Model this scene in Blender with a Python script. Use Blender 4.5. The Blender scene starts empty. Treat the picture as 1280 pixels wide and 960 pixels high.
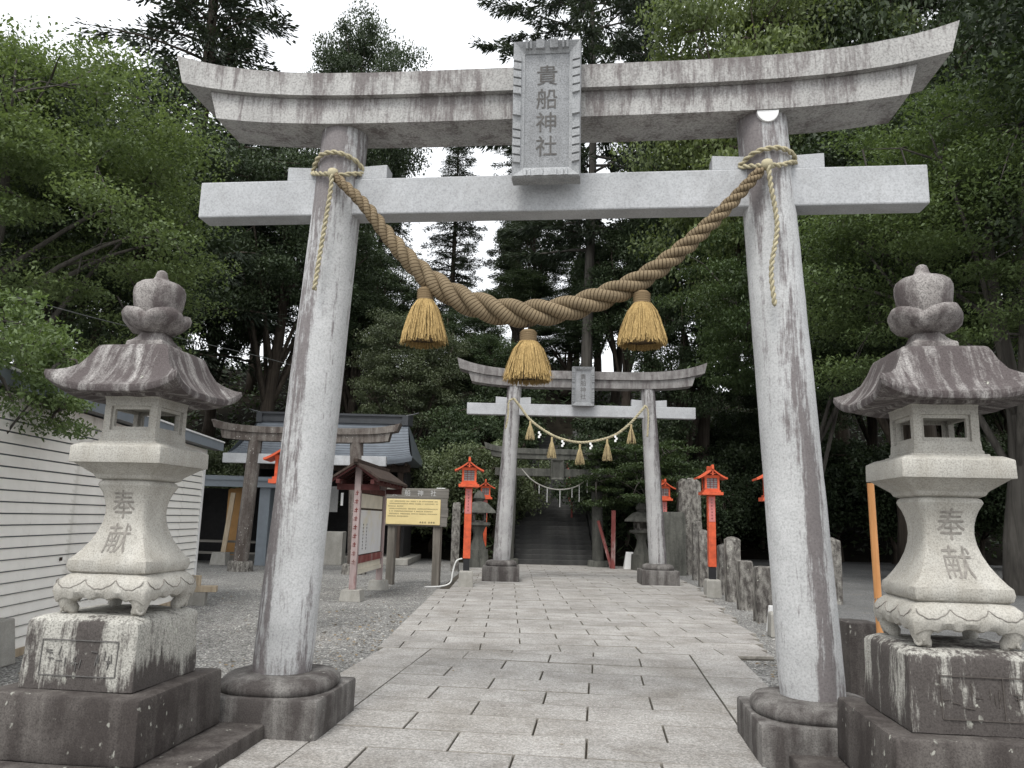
import bpy, bmesh, math, random
import numpy as np
from mathutils import Vector, Matrix, Euler, noise as mnoise

scn = bpy.context.scene
COL = scn.collection
R = math.radians
random.seed(7)

# ------------------------------------------------------------------ camera
CAM_H, F_PX, PITCH, ROLL = 1.5, 961.0, math.atan(170 / 961.0), 0.025
_f = Vector((0, math.cos(PITCH), math.sin(PITCH)))
_r0 = Vector((1, 0, 0))
_u0 = Vector((0, -math.sin(PITCH), math.cos(PITCH)))
CR = _r0 * math.cos(ROLL) + _u0 * math.sin(ROLL)
CU = _u0 * math.cos(ROLL) - _r0 * math.sin(ROLL)
cam_d = bpy.data.cameras.new('camera')
cam = bpy.data.objects.new('camera', cam_d)
COL.objects.link(cam)
cam.matrix_world = Matrix(((CR.x, CU.x, -_f.x, 0), (CR.y, CU.y, -_f.y, 0), (CR.z, CU.z, -_f.z, CAM_H), (0, 0, 0, 1)))
cam_d.sensor_fit = 'HORIZONTAL'
cam_d.sensor_width = 36.0
cam_d.lens = 36.0 * F_PX / 1280.0
cam_d.clip_end = 2000
scn.camera = cam

# ------------------------------------------------------------------ sky and sun (bright overcast)
SUN_EL, SUN_AZ = R(58), R(200)       # azimuth clockwise from +Y: behind the camera, a little to its left
world = bpy.data.worlds.new('World')
scn.world = world
world.use_nodes = True
nt = world.node_tree
nt.nodes.clear()
sky = nt.nodes.new('ShaderNodeTexSky')
sky.sky_type = 'NISHITA'
sky.sun_disc = False
sky.sun_elevation = SUN_EL
sky.sun_rotation = SUN_AZ
sky.dust_density = 4.0
sky.air_density = 1.2
hs = nt.nodes.new('ShaderNodeHueSaturation')
hs.inputs['Saturation'].default_value = 0.22
mixc = nt.nodes.new('ShaderNodeMix')
mixc.data_type = 'RGBA'
mixc.inputs[0].default_value = 0.72
mixc.inputs[7].default_value = (11.2, 11.5, 11.9, 1)      # even cloud layer
bg = nt.nodes.new('ShaderNodeBackground')
bg.inputs['Strength'].default_value = 0.10
wo = nt.nodes.new('ShaderNodeOutputWorld')
nt.links.new(sky.outputs[0], hs.inputs['Color'])
nt.links.new(hs.outputs[0], mixc.inputs[6])
nt.links.new(mixc.outputs[2], bg.inputs[0])
nt.links.new(bg.outputs[0], wo.inputs[0])
sun_d = bpy.data.lights.new('sun', 'SUN')
sun_d.energy = 1.5
sun_d.angle = R(22)
sun_d.color = (1.0, 0.975, 0.93)
sun = bpy.data.objects.new('sun', sun_d)
COL.objects.link(sun)
_sd = Vector((math.sin(SUN_AZ) * math.cos(SUN_EL), math.cos(SUN_AZ) * math.cos(SUN_EL), math.sin(SUN_EL)))
sun.rotation_euler = (-_sd).to_track_quat('-Z', 'Y').to_euler()
sun.location = _sd * 60

scn.render.engine = 'CYCLES'
scn.cycles.max_bounces = 5
scn.cycles.diffuse_bounces = 3
scn.cycles.glossy_bounces = 2
scn.cycles.transmission_bounces = 3
scn.cycles.use_denoising = True
scn.cycles.use_adaptive_sampling = True
scn.view_settings.view_transform = 'Standard'
scn.view_settings.look = 'None'
scn.view_settings.exposure = 0.68
scn.view_settings.gamma = 1.0

# ------------------------------------------------------------------ pixel -> place helpers (direction from the lens, distance from what it touches)
def ray(px, py):
    return _f + CR * ((px - 640) / F_PX) - CU * ((py - 480) / F_PX)

def on_ground(px, py, z=0.0):
    d = ray(px, py)
    return Vector((0, 0, CAM_H)) + d * ((z - CAM_H) / d.z)

def at_depth(px, py, Y):
    d = ray(px, py)
    return Vector((0, 0, CAM_H)) + d * (Y / d.y)

# ------------------------------------------------------------------ object helpers
def tag(o, label=None, cat=None, group=None, kind=None):
    if label: o['label'] = label
    if cat: o['category'] = cat
    if group: o['group'] = group
    if kind: o['kind'] = kind
    return o

def thing(name, loc=(0, 0, 0), rz=0.0, label=None, cat=None, group=None, kind=None):
    o = bpy.data.objects.new(name, None)
    o.empty_display_size = 0.2
    COL.objects.link(o)
    o.location = loc
    o.rotation_euler = (0, 0, rz)
    return tag(o, label, cat, group, kind)

def copy_tree(o, parent=None):
    c = o.copy()
    COL.objects.link(c)
    c.parent = parent
    for ch in list(o.children):
        copy_tree(ch, c)
    return c

class MB:
    """collects vertices and faces; build() links them as ONE mesh object"""
    def __init__(s):
        s.v = []; s.f = []; s.uv = None
    def add(s, vs, fs):
        b = len(s.v)
        s.v += [tuple(p) for p in vs]
        s.f += [tuple(i + b for i in f) for f in fs]
    def box(s, x0, x1, y0, y1, z0, z1, M=None):
        vs = [Vector(p) for p in ((x0, y0, z0), (x1, y0, z0), (x1, y1, z0), (x0, y1, z0), (x0, y0, z1), (x1, y0, z1), (x1, y1, z1), (x0, y1, z1))]
        if M is not None: vs = [M @ p for p in vs]
        s.add(vs, [(3, 2, 1, 0), (4, 5, 6, 7), (0, 1, 5, 4), (1, 2, 6, 5), (2, 3, 7, 6), (3, 0, 4, 7)])
    def beam(s, a, b, w, h, up=(0, 0, 1)):
        a = Vector(a); b = Vector(b); d = (b - a); L = d.length; d.normalize()
        sx = d.cross(Vector(up)).normalized(); uz = sx.cross(d).normalized()
        vs = []
        for p in (a, b):
            for (i, j) in ((-1, -1), (1, -1), (1, 1), (-1, 1)):
                vs.append(p + sx * (i * w / 2) + uz * (j * h / 2))
        s.add(vs, [(3, 2, 1, 0), (4, 5, 6, 7), (0, 1, 5, 4), (1, 2, 6, 5), (2, 3, 7, 6), (3, 0, 4, 7)])
    def loft(s, rings, cap=True, closed=True):
        n = len(rings[0]); b = len(s.v)
        for r in rings: s.v += [tuple(p) for p in r]
        for k in range(len(rings) - 1):
            for i in range(n if closed else n - 1):
                j = (i + 1) % n
                s.f.append((b + k * n + i, b + k * n + j, b + (k + 1) * n + j, b + (k + 1) * n + i))
        if cap:
            s.f.append(tuple(b + i for i in reversed(range(n))))
            s.f.append(tuple(b + (len(rings) - 1) * n + i for i in range(n)))
    def lathe(s, prof, seg=32, cx=0, cy=0, fn=None, cap=True):
        rings = []
        for r, z in prof:
            ring = []
            for i in range(seg):
                a = 2 * math.pi * i / seg
                rr, zz = (r, z) if fn is None else fn(a, r, z)
                ring.append((cx + rr * math.cos(a), cy + rr * math.sin(a), zz))
            rings.append(ring)
        s.loft(rings, cap)
    def tube(s, path, rad, seg=6, cap=True):
        path = [Vector(p) for p in path]; rings = []
        prev = None
        for i, p in enumerate(path):
            d = (path[min(i + 1, len(path) - 1)] - path[max(i - 1, 0)])
            if d.length < 1e-9: d = Vector((0, 0, 1))
            d.normalize()
            if prev is None:
                ref = Vector((1, 0, 0)) if abs(d.x) < .8 else Vector((0, 1, 0))
            else:
                ref = prev
            x = (ref - d * ref.dot(d)).normalized(); y = d.cross(x); prev = x
            r = rad[i] if hasattr(rad, '__len__') else rad
            rings.append([p + x * (r * math.cos(2 * math.pi * k / seg)) + y * (r * math.sin(2 * math.pi * k / seg)) for k in range(seg)])
        s.loft(rings, cap)
    def build(s, name, mat, parent=None, smooth=False, bevel=0.0, rough=0.0, rfreq=3.0, cuts=0, loc=None, segs=2, seed=0):
        me = bpy.data.meshes.new(name)
        me.from_pydata(s.v, [], s.f)
        if bevel or rough or cuts:
            bm = bmesh.new(); bm.from_mesh(me)
            bmesh.ops.remove_doubles(bm, verts=bm.verts, dist=1e-5)
            if bevel:
                es = [e for e in bm.edges if len(e.link_faces) == 2 and e.calc_face_angle(0) > R(25)]
                bmesh.ops.bevel(bm, geom=es, offset=bevel, segments=segs, profile=.5, affect='EDGES', clamp_overlap=True)
            if cuts:
                bmesh.ops.subdivide_edges(bm, edges=[e for e in bm.edges if e.calc_length() > .06], cuts=cuts, use_grid_fill=True)
            if rough:
                bm.normal_update()
                off = Vector((seed * 7.3, seed * 3.1, seed * 5.7))
                ds = [v.normal * (rough * (mnoise.noise(v.co * rfreq + off) + .5 * mnoise.noise(v.co * rfreq * 2.7 + off))) for v in bm.verts]
                for v, dv in zip(bm.verts, ds): v.co += dv
            bmesh.ops.recalc_face_normals(bm, faces=bm.faces)
            bm.to_mesh(me); bm.free()
        else:
            bm = bmesh.new(); bm.from_mesh(me)
            bmesh.ops.recalc_face_normals(bm, faces=bm.faces)
            bm.to_mesh(me); bm.free()
        me.materials.append(mat)
        if smooth:
            me.shade_smooth()
            if smooth == 'auto':
                me.set_sharp_from_angle(angle=R(38))
        o = bpy.data.objects.new(name, me)
        COL.objects.link(o)
        if loc is not None: o.location = loc
        if parent is not None: o.parent = parent
        return o

def sq_ring(h, z, m=1, hy=None, r=0.0, cx=0, cy=0):
    """square ring, m segments per side; r rounds the corners a little"""
    hy = h if hy is None else hy
    pts = []
    cs = [(-1, -1), (1, -1), (1, 1), (-1, 1)]
    for k in range(4):
        a, b = cs[k], cs[(k + 1) % 4]
        for i in range(m):
            t = i / m
            u = a[0] + (b[0] - a[0]) * t; w = a[1] + (b[1] - a[1]) * t
            e = max(0, (min(abs(u), abs(w)) - .7) / .3) ** 2 * r
            pts.append((cx + u * (h - e), cy + w * (hy - e), z))
    return pts

# ------------------------------------------------------------------ materials
def newmat(name):
    m = bpy.data.materials.new(name); m.use_nodes = True
    t = m.node_tree
    b = t.nodes['Principled BSDF']
    return m, t, b

def N(t, typ, **kw):
    n = t.nodes.new(typ)
    for k, v in kw.items():
        if k.startswith('in_'):
            n.inputs[int(k[3:])].default_value = v
        else:
            setattr(n, k, v)
    return n

def ramp(t, src, stops, interp='LINEAR'):
    r = t.nodes.new('ShaderNodeValToRGB')
    r.color_ramp.interpolation = interp
    while len(r.color_ramp.elements) < len(stops): r.color_ramp.elements.new(.5)
    for e, (p, c) in zip(r.color_ramp.elements, stops):
        e.position = p
        e.color = c if len(c) == 4 else (*c, 1)
    t.links.new(src, r.inputs[0])
    return r.outputs[0]

def grey(v): return (v, v, v, 1)

def mixrgb(t, fac, a, b, mode='MIX'):
    m = t.nodes.new('ShaderNodeMix'); m.data_type = 'RGBA'; m.blend_type = mode
    for sock, val in ((m.inputs[0], fac), (m.inputs[6], a), (m.inputs[7], b)):
        if hasattr(val, 'links') or hasattr(val, 'is_linked'):
            t.links.new(val, sock)
        elif isinstance(val, (int, float)):
            sock.default_value = val
        else:
            sock.default_value = val if len(val) == 4 else (*val, 1)
    return m.outputs[2]

def math_n(t, op, a, b=0.0, clamp=False):
    m = t.nodes.new('ShaderNodeMath'); m.operation = op; m.use_clamp = clamp
    for i, val in enumerate((a, b)):
        if hasattr(val, 'is_linked'): t.links.new(val, m.inputs[i])
        else: m.inputs[i].default_value = val
    return m.outputs[0]

def coords(t, scale=(1, 1, 1), kind='Object', loc=(0, 0, 0), rot=(0, 0, 0)):
    tc = t.nodes.new('ShaderNodeTexCoord')
    mp = t.nodes.new('ShaderNodeMapping')
    mp.inputs['Scale'].default_value = scale
    mp.inputs['Location'].default_value = loc
    mp.inputs['Rotation'].default_value = rot
    t.links.new(tc.outputs[kind], mp.inputs[0])
    return mp.outputs[0]

def noise_n(t, vec, scale, detail=3, rough=.55, dist=0.0):
    n = t.nodes.new('ShaderNodeTexNoise')
    n.inputs['Scale'].default_value = scale
    n.inputs['Detail'].default_value = detail
    n.inputs['Roughness'].default_value = rough
    n.inputs['Distortion'].default_value = dist
    t.links.new(vec, n.inputs['Vector'])
    return n.outputs['Fac']

def bump(t, b, h, strength=.3, dist=.01, prev=None):
    n = t.nodes.new('ShaderNodeBump')
    n.inputs['Strength'].default_value = strength
    n.inputs['Distance'].default_value = dist
    t.links.new(h, n.inputs['Height'])
    if prev is not None: t.links.new(prev, n.inputs['Normal'])
    t.links.new(n.outputs[0], b.inputs['Normal'])
    return n.outputs[0]

def stone(name, base, stain=(.075, .06, .062), amt=.35, along=False, smax=.92, streak=(7, 7, .55), speck=.35, lichen=0.0, lichen_col=(.42, .43, .36), seed=0.0, attr=False, topdark=None, grain=95, rough=.85, bscale=2.2, soft=.12):
    """weathered granite: crystals, cloudy tone, rain streaks, lichen spots"""
    m, t, b = newmat(name)
    oc = coords(t, loc=(seed, seed * 1.7, seed * .6))
    sp = noise_n(t, oc, grain, 2, .7)
    cl = noise_n(t, oc, bscale, 4, .6)
    c = ramp(t, cl, [(.3, tuple(x * .82 for x in base)), (.7, tuple(min(1, x * 1.1) for x in base))])
    g = ramp(t, sp, [(.33, grey(1 - speck)), (.5, grey(1)), (.68, grey(1 + speck * .55))])
    c = mixrgb(t, 1.0, c, g, 'MULTIPLY')
    sv = coords(t, scale=streak, loc=(seed * 2.1, seed, 0))
    if along:
        al = N(t, 'ShaderNodeAttribute', attribute_name='along')
        mp = t.nodes.new('ShaderNodeMapping'); mp.inputs['Scale'].default_value = streak; mp.inputs['Location'].default_value = (seed, 0, 0)
        t.links.new(al.outputs['Vector'], mp.inputs[0]); sv = mp.outputs[0]
    st = noise_n(t, sv, 1.0, 5, .62, .25)
    st2 = noise_n(t, oc, 11, 4, .7)
    s = math_n(t, 'ADD', math_n(t, 'MULTIPLY', st, .74), math_n(t, 'MULTIPLY', st2, .26))
    lo = .5 + .24 * (1 - 2 * amt)
    if attr:
        at = N(t, 'ShaderNodeAttribute', attribute_name='stain')
        st3 = noise_n(t, coords(t, scale=(38, 38, 5), loc=(seed, 2, 0)), 1.0, 5, .75)
        s = math_n(t, 'ADD', math_n(t, 'MULTIPLY', s, .62), math_n(t, 'MULTIPLY', st3, .38))
        s = math_n(t, 'ADD', math_n(t, 'MULTIPLY', math_n(t, 'SUBTRACT', s, .5), 2.9), math_n(t, 'MULTIPLY', at.outputs['Fac'], .62))
        lo = .34
    mask = ramp(t, s, [(lo - soft * .5, grey(0)), (lo + soft * .5, grey(smax))])
    if topdark is not None:
        geo = t.nodes.new('ShaderNodeNewGeometry'); sx = t.nodes.new('ShaderNodeSeparateXYZ')
        t.links.new(geo.outputs['Normal'], sx.inputs[0])
        up = ramp(t, sx.outputs['Z'], [(.35, grey(0)), (.9, grey(topdark))])
        mask = math_n(t, 'MAXIMUM', mask, math_n(t, 'MULTIPLY', up, ramp(t, st2, [(.3, grey(.3)), (.6, grey(1))])))
    stc = mixrgb(t, sp, tuple(x * .6 for x in stain), tuple(min(1, x * 1.5) for x in stain))
    c = mixrgb(t, mask, c, stc)
    if lichen > 0:
        v = t.nodes.new('ShaderNodeTexVoronoi'); v.inputs['Scale'].default_value = 16; v.inputs['Randomness'].default_value = 1
        dv = coords(t, scale=(1, 1, .8), loc=(3, seed, 1)); wn = t.nodes.new('ShaderNodeMix'); wn.data_type = 'VECTOR'; wn.inputs[0].default_value = .06
        nn = t.nodes.new('ShaderNodeTexNoise'); nn.inputs['Scale'].default_value = 30
        t.links.new(dv, nn.inputs['Vector']); t.links.new(dv, wn.inputs[4]); t.links.new(nn.outputs['Color'], wn.inputs[5])
        t.links.new(wn.outputs[1], v.inputs['Vector'])
        spots = ramp(t, v.outputs['Distance'], [(.12, grey(1)), (.2, grey(0))])
        zone = ramp(t, noise_n(t, oc, 3.3, 3, .6), [(.62 - lichen * .3, grey(0)), (.72 - lichen * .25, grey(.85))])
        c = mixrgb(t, math_n(t, 'MULTIPLY', spots, zone), c, lichen_col)
    t.links.new(c, b.inputs['Base Color'])
    b.inputs['Roughness'].default_value = rough
    b.inputs['Specular IOR Level'].default_value = .25
    n1 = bump(t, b, sp, .35, .004)
    bump(t, b, cl, .25, .02, n1)
    return m

def plain(name, col, rough=.6, var=.12, scale=6, spec=.3, streaks=None, bumpy=.1, grime=None, grime_amt=.4, metallic=0.0):
    m, t, b = newmat(name)
    oc = coords(t, scale=streaks or (1, 1, 1))
    n = noise_n(t, oc, scale, 5, .6)
    c = ramp(t, n, [(.3, tuple(x * (1 - var) for x in col)), (.7, tuple(min(1, x * (1 + var)) for x in col))])
    if grime:
        gn = noise_n(t, coords(t, scale=streaks or (1, 1, 1), loc=(5, 3, 1)), scale * .6, 6, .7)
        c = mixrgb(t, ramp(t, gn, [(.62 - grime_amt * .3, grey(0)), (.75 - grime_amt * .2, grey(.9))]), c, grime)
    t.links.new(c, b.inputs['Base Color'])
    b.inputs['Roughness'].default_value = rough
    b.inputs['Specular IOR Level'].default_value = spec
    b.inputs['Metallic'].default_value = metallic
    if bumpy: bump(t, b, n, bumpy, .006)
    return m

def wood(name, dark, light, scale=14, rough=.8, axis='z'):
    m, t, b = newmat(name)
    sc = {'z': (1, 1, .06), 'x': (.06, 1, 1), 'y': (1, .06, 1)}[axis]
    oc = coords(t, scale=sc)
    n = noise_n(t, oc, scale, 6, .65, .6)
    n2 = noise_n(t, coords(t), 2.5, 3)
    c = ramp(t, n, [(.3, dark), (.72, light)])
    c = mixrgb(t, .5, c, ramp(t, n2, [(.3, grey(.6)), (.7, grey(1))]), 'MULTIPLY')
    t.links.new(c, b.inputs['Base Color'])
    b.inputs['Roughness'].default_value = rough
    b.inputs['Specular IOR Level'].default_value = .2
    bump(t, b, n, .4, .004)
    return m

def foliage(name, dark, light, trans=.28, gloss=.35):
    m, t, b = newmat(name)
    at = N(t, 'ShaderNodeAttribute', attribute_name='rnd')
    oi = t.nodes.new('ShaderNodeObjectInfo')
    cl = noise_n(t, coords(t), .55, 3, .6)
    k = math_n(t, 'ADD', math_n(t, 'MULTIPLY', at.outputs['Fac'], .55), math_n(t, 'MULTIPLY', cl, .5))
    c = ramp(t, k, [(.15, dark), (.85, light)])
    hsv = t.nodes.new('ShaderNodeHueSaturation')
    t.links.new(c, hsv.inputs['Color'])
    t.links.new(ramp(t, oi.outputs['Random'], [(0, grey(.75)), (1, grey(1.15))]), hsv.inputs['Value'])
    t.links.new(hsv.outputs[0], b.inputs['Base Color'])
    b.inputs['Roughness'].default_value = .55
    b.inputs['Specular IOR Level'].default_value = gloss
    tr = t.nodes.new('ShaderNodeBsdfTranslucent')
    t.links.new(mixrgb(t, 1.0, hsv.outputs[0], (1.15, 1.2, .7, 1), 'MULTIPLY'), tr.inputs[0])
    ms = t.nodes.new('ShaderNodeMixShader'); ms.inputs[0].default_value = trans
    t.links.new(b.outputs[0], ms.inputs[1]); t.links.new(tr.outputs[0], ms.inputs[2])
    t.links.new(ms.outputs[0], t.nodes['Material Output'].inputs[0])
    return m

M = {}
M['granite_pillar'] = stone('granite_pillar', (.475, .478, .478), stain=(.115, .096, .096), attr=True, streak=(12, 12, .4), speck=.22, grain=70, soft=.26, smax=.82)
M['granite_clean'] = stone('granite_clean', (.41, .418, .428), stain=(.24, .235, .23), amt=.2, speck=.2, grain=75, streak=(5, 5, 2), soft=.3, smax=.6)
M['granite_lintel'] = stone('granite_lintel', (.375, .368, .355), stain=(.125, .108, .106), attr=True, streak=(5.5, 5.5, .9), speck=.32, grain=60, soft=.3, smax=.85)
M['granite_tablet'] = stone('granite_tablet', (.285, .292, .30), stain=(.15, .15, .15), amt=.3, speck=.35, streak=(9, 9, .9), soft=.3, smax=.7)
M['granite_frame'] = stone('granite_frame', (.36, .368, .375), stain=(.15, .15, .15), amt=.25, speck=.3, streak=(9, 9, .9), soft=.3, smax=.7)
M['granite_base'] = stone('granite_base', (.26, .25, .235), stain=(.045, .038, .036), amt=.63, streak=(6, 6, .7), speck=.4, lichen=.12, lichen_col=(.4, .4, .36), soft=.34)
M['lantern_pale'] = stone('lantern_pale', (.415, .40, .362), stain=(.22, .2, .165), amt=.26, streak=(6, 6, 1.2), speck=.3, soft=.4, smax=.75)
M['lantern_roof'] = stone('lantern_roof', (.37, .355, .34), stain=(.056, .044, .044), amt=.66, along=True, streak=(9.5, .8, 1), speck=.55, soft=.2, lichen=.1)
M['lantern_top'] = stone('lantern_top', (.32, .30, .285), stain=(.07, .057, .056), amt=.54, streak=(7, 7, 4), speck=.55, soft=.22)
M['lantern_block'] = stone('lantern_block', (.38, .37, .335), stain=(.045, .037, .035), attr=True, streak=(8, 8, .9), speck=.5, soft=.26, lichen=.35, lichen_col=(.5, .5, .44))
M['lantern_plinth'] = stone('lantern_plinth', (.17, .155, .142), stain=(.034, .028, .026), amt=.74, streak=(5, 5, .8), speck=.45, soft=.4, lichen=.4, lichen_col=(.42, .42, .37))
M['old_stone'] = stone('old_stone', (.29, .277, .25), stain=(.042, .036, .033), amt=.54, streak=(11, 11, 4.5), speck=.55, soft=.22, lichen=.5)
M['dark_stone'] = stone('dark_stone', (.12, .12, .105), stain=(.03, .03, .027), amt=.45, streak=(6, 6, 1), speck=.4, soft=.3, lichen=.2, lichen_col=(.2, .22, .17))
M['far_pillar'] = stone('far_pillar', (.37, .365, .36), stain=(.085, .072, .074), attr=True, streak=(12, 12, .22), speck=.25, soft=.34)
M['far_lintel'] = stone('far_lintel', (.29, .28, .27), stain=(.075, .064, .063), amt=.5, streak=(7, 7, 1.5), speck=.35, soft=.3)
M['side_torii'] = stone('side_torii', (.27, .25, .225), stain=(.06, .046, .04), amt=.66, streak=(6, 6, .7), speck=.5, soft=.3, lichen=.5, lichen_col=(.55, .53, .5))
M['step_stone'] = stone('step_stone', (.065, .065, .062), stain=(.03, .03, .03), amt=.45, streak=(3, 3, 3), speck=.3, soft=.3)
M['concrete'] = stone('concrete', (.36, .35, .32), stain=(.17, .16, .14), amt=.35, streak=(4, 4, 2), speck=.15, soft=.4)
M['engrave'] = plain('engrave', (.12, .115, .11), .95, .3, 30, .05)  # flat dark tone stands in for the shade inside carved strokes
M['engrave_soft'] = plain('engrave_soft', (.22, .205, .185), .95, .3, 30, .05)  # paler version of the painted carving shade
M['engrave_dark'] = plain('engrave_dark', (.085, .075, .068), .95, .3, 30, .05)
M['patch'] = plain('patch', (.72, .72, .71), .8, .05, 20)
M['red_paint'] = plain('red_paint', (.56, .095, .038), .6, .2, 9, .3, grime=(.30, .055, .028), grime_amt=.32)
M['faded_shaded_red'] = plain('faded_shaded_red', (.17, .05, .045), .75, .3, 8, .2, (1, 1, .25), grime=(.36, .30, .28), grime_amt=.35)
M['faded_post'] = plain('faded_post', (.34, .27, .26), .8, .2, 12, .2, (1, 1, .2), grime=(.19, .09, .085), grime_amt=.22)
M['dark_red'] = plain('dark_red', (.075, .026, .024), .8, .3, 8, .2, grime=(.16, .12, .11), grime_amt=.2)
M['pink_plate'] = plain('pink_plate', (.50, .17, .16), .6, .12, 12)
M['black_paint'] = plain('black_paint', (.018, .018, .02), .6)
M['lattice_glass'] = plain('lattice_glass', (.22, .22, .215), .35, .15, 20)
M['dark_glass'] = plain('dark_glass', (.03, .032, .034), .25)
M['white_siding'] = plain('white_siding', (.80, .78, .73), .55, .05, 3, .35, grime=(.50, .48, .42), grime_amt=.16)
M['white_trim'] = plain('white_trim', (.70, .70, .69), .5, .04)
M['roof_blue'] = plain('roof_blue', (.17, .195, .22), .45, .1, 4, .4)
M['roof_grey'] = plain('roof_grey', (.115, .13, .15), .42, .15, 3, .45)
M['roof_dark'] = plain('roof_dark', (.04, .043, .048), .5, .2, 4, .4)
M['hut_wall'] = plain('hut_wall', (.14, .165, .185), .7, .12, 4)
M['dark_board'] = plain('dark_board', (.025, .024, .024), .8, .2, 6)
M['tan_board'] = plain('tan_board', (.36, .20, .075), .7, .15, 3)
M['raw_timber'] = wood('raw_timber', (.32, .25, .17), (.55, .46, .34))
M['grey_wood'] = wood('grey_wood', (.09, .08, .068), (.24, .22, .19))
M['grey_wood_x'] = wood('grey_wood_x', (.10, .095, .085), (.24, .225, .2), axis='x')
M['dark_wood'] = wood('dark_wood', (.03, .022, .018), (.085, .062, .05))
M['pole_orange'] = wood('pole_orange', (.50, .22, .08), (.70, .36, .15), scale=20, rough=.55)
M['yellow_panel'] = plain('yellow_panel', (.66, .54, .27), .5, .06, 4)
M['poster'] = plain('poster', (.60, .60, .60), .5, .05, 3, grime=(.58, .53, .38), grime_amt=.3)
M['ink'] = plain('ink', (.05, .045, .04), .8)
M['faded_ink'] = plain('faded_ink', (.45, .45, .44), .9, .3, 30)
M['paper'] = plain('paper', (.78, .78, .76), .7, .03)
M['cream_panel'] = plain('cream_panel', (.55, .51, .42), .7, .12, 3)
M['cable'] = plain('cable', (.10, .105, .10), .6)
M['white_cable'] = plain('white_cable', (.6, .6, .58), .5)
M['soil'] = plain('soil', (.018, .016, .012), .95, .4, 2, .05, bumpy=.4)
M['bark'] = wood('bark', (.03, .024, .019), (.095, .078, .062), scale=9, rough=.95)
M['bark_grey'] = wood('bark_grey', (.05, .045, .04), (.13, .12, .105), scale=9, rough=.95)
M['leaf_maple'] = foliage('leaf_maple', (.058, .088, .036), (.18, .23, .098), .36)
M['leaf_maple_dark'] = foliage('leaf_maple_dark', (.028, .048, .02), (.095, .135, .054), .3)
M['leaf_maple_mid'] = foliage('leaf_maple_mid', (.042, .066, .028), (.15, .20, .08), .34)
M['leaf_cedar'] = foliage('leaf_cedar', (.026, .036, .026), (.068, .088, .058), .14, .2)
M['leaf_fir'] = foliage('leaf_fir', (.034, .048, .034), (.085, .108, .07), .16, .2)
M['leaf_oak'] = foliage('leaf_oak', (.02, .035, .017), (.072, .10, .046), .22)
M['leaf_bright'] = foliage('leaf_bright', (.07, .10, .04), (.21, .255, .10), .38)
M['leaf_camellia'] = foliage('leaf_camellia', (.045, .062, .03), (.14, .17, .08), .2, .5)
M['leaf_near'] = foliage('leaf_near', (.05, .085, .03), (.17, .235, .075), .3, .5)
M['dead_leaf'] = foliage('dead_leaf', (.12, .085, .05), (.30, .23, .14), .05, .1)

# straw (UV.y runs along each rope strand / straw stalk)
def straw_mat(name, a, b_, lines=0, line_col=(.05, .03, .015), rough=.8):
    m, t, b = newmat(name)
    uv = N(t, 'ShaderNodeUVMap', uv_map='UVMap')
    mp = t.nodes.new('ShaderNodeMapping'); mp.inputs['Scale'].default_value = (14, 3, 1)
    t.links.new(uv.outputs[0], mp.inputs[0])
    n = noise_n(t, mp.outputs[0], 5, 4, .7)
    n2 = noise_n(t, coords(t), 7, 3)
    c = ramp(t, n, [(.25, a), (.75, b_)])
    c = mixrgb(t, .6, c, ramp(t, n2, [(.3, grey(.65)), (.7, grey(1.1))]), 'MULTIPLY')
    h = n
    if lines:
        sx = t.nodes.new('ShaderNodeSeparateXYZ'); t.links.new(uv.outputs[0], sx.inputs[0])
        w = math_n(t, 'ADD', math_n(t, 'MULTIPLY', sx.outputs['Y'], lines), math_n(t, 'MULTIPLY', sx.outputs['X'], 1.0))
        w = math_n(t, 'ADD', w, math_n(t, 'MULTIPLY', n2, .35))
        fr = math_n(t, 'FRACT', w)
        line = ramp(t, fr, [(.0, grey(1)), (.14, grey(1)), (.27, grey(0)), (.92, grey(0)), (1, grey(1))])
        c = mixrgb(t, math_n(t, 'MULTIPLY', line, .85), c, line_col)
        h = math_n(t, 'SUBTRACT', math_n(t, 'MULTIPLY', n, .3), line)
    t.links.new(c, b.inputs['Base Color'])
    b.inputs['Roughness'].default_value = rough
    b.inputs['Specular IOR Level'].default_value = .15
    bump(t, b, h, .5, .004)
    return m

M['rope_straw'] = straw_mat('rope_straw', (.15, .115, .072), (.29, .226, .142), lines=42)
M['cord_pale'] = straw_mat('cord_pale', (.34, .30, .19), (.52, .47, .33), lines=0)
M['tassel_straw'] = straw_mat('tassel_straw', (.19, .12, .042), (.60, .43, .19))
M['binding_straw'] = straw_mat('binding_straw', (.17, .12, .065), (.33, .24, .14))
M['tassel_pale'] = straw_mat('tassel_pale', (.34, .26, .13), (.58, .48, .28))

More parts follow.
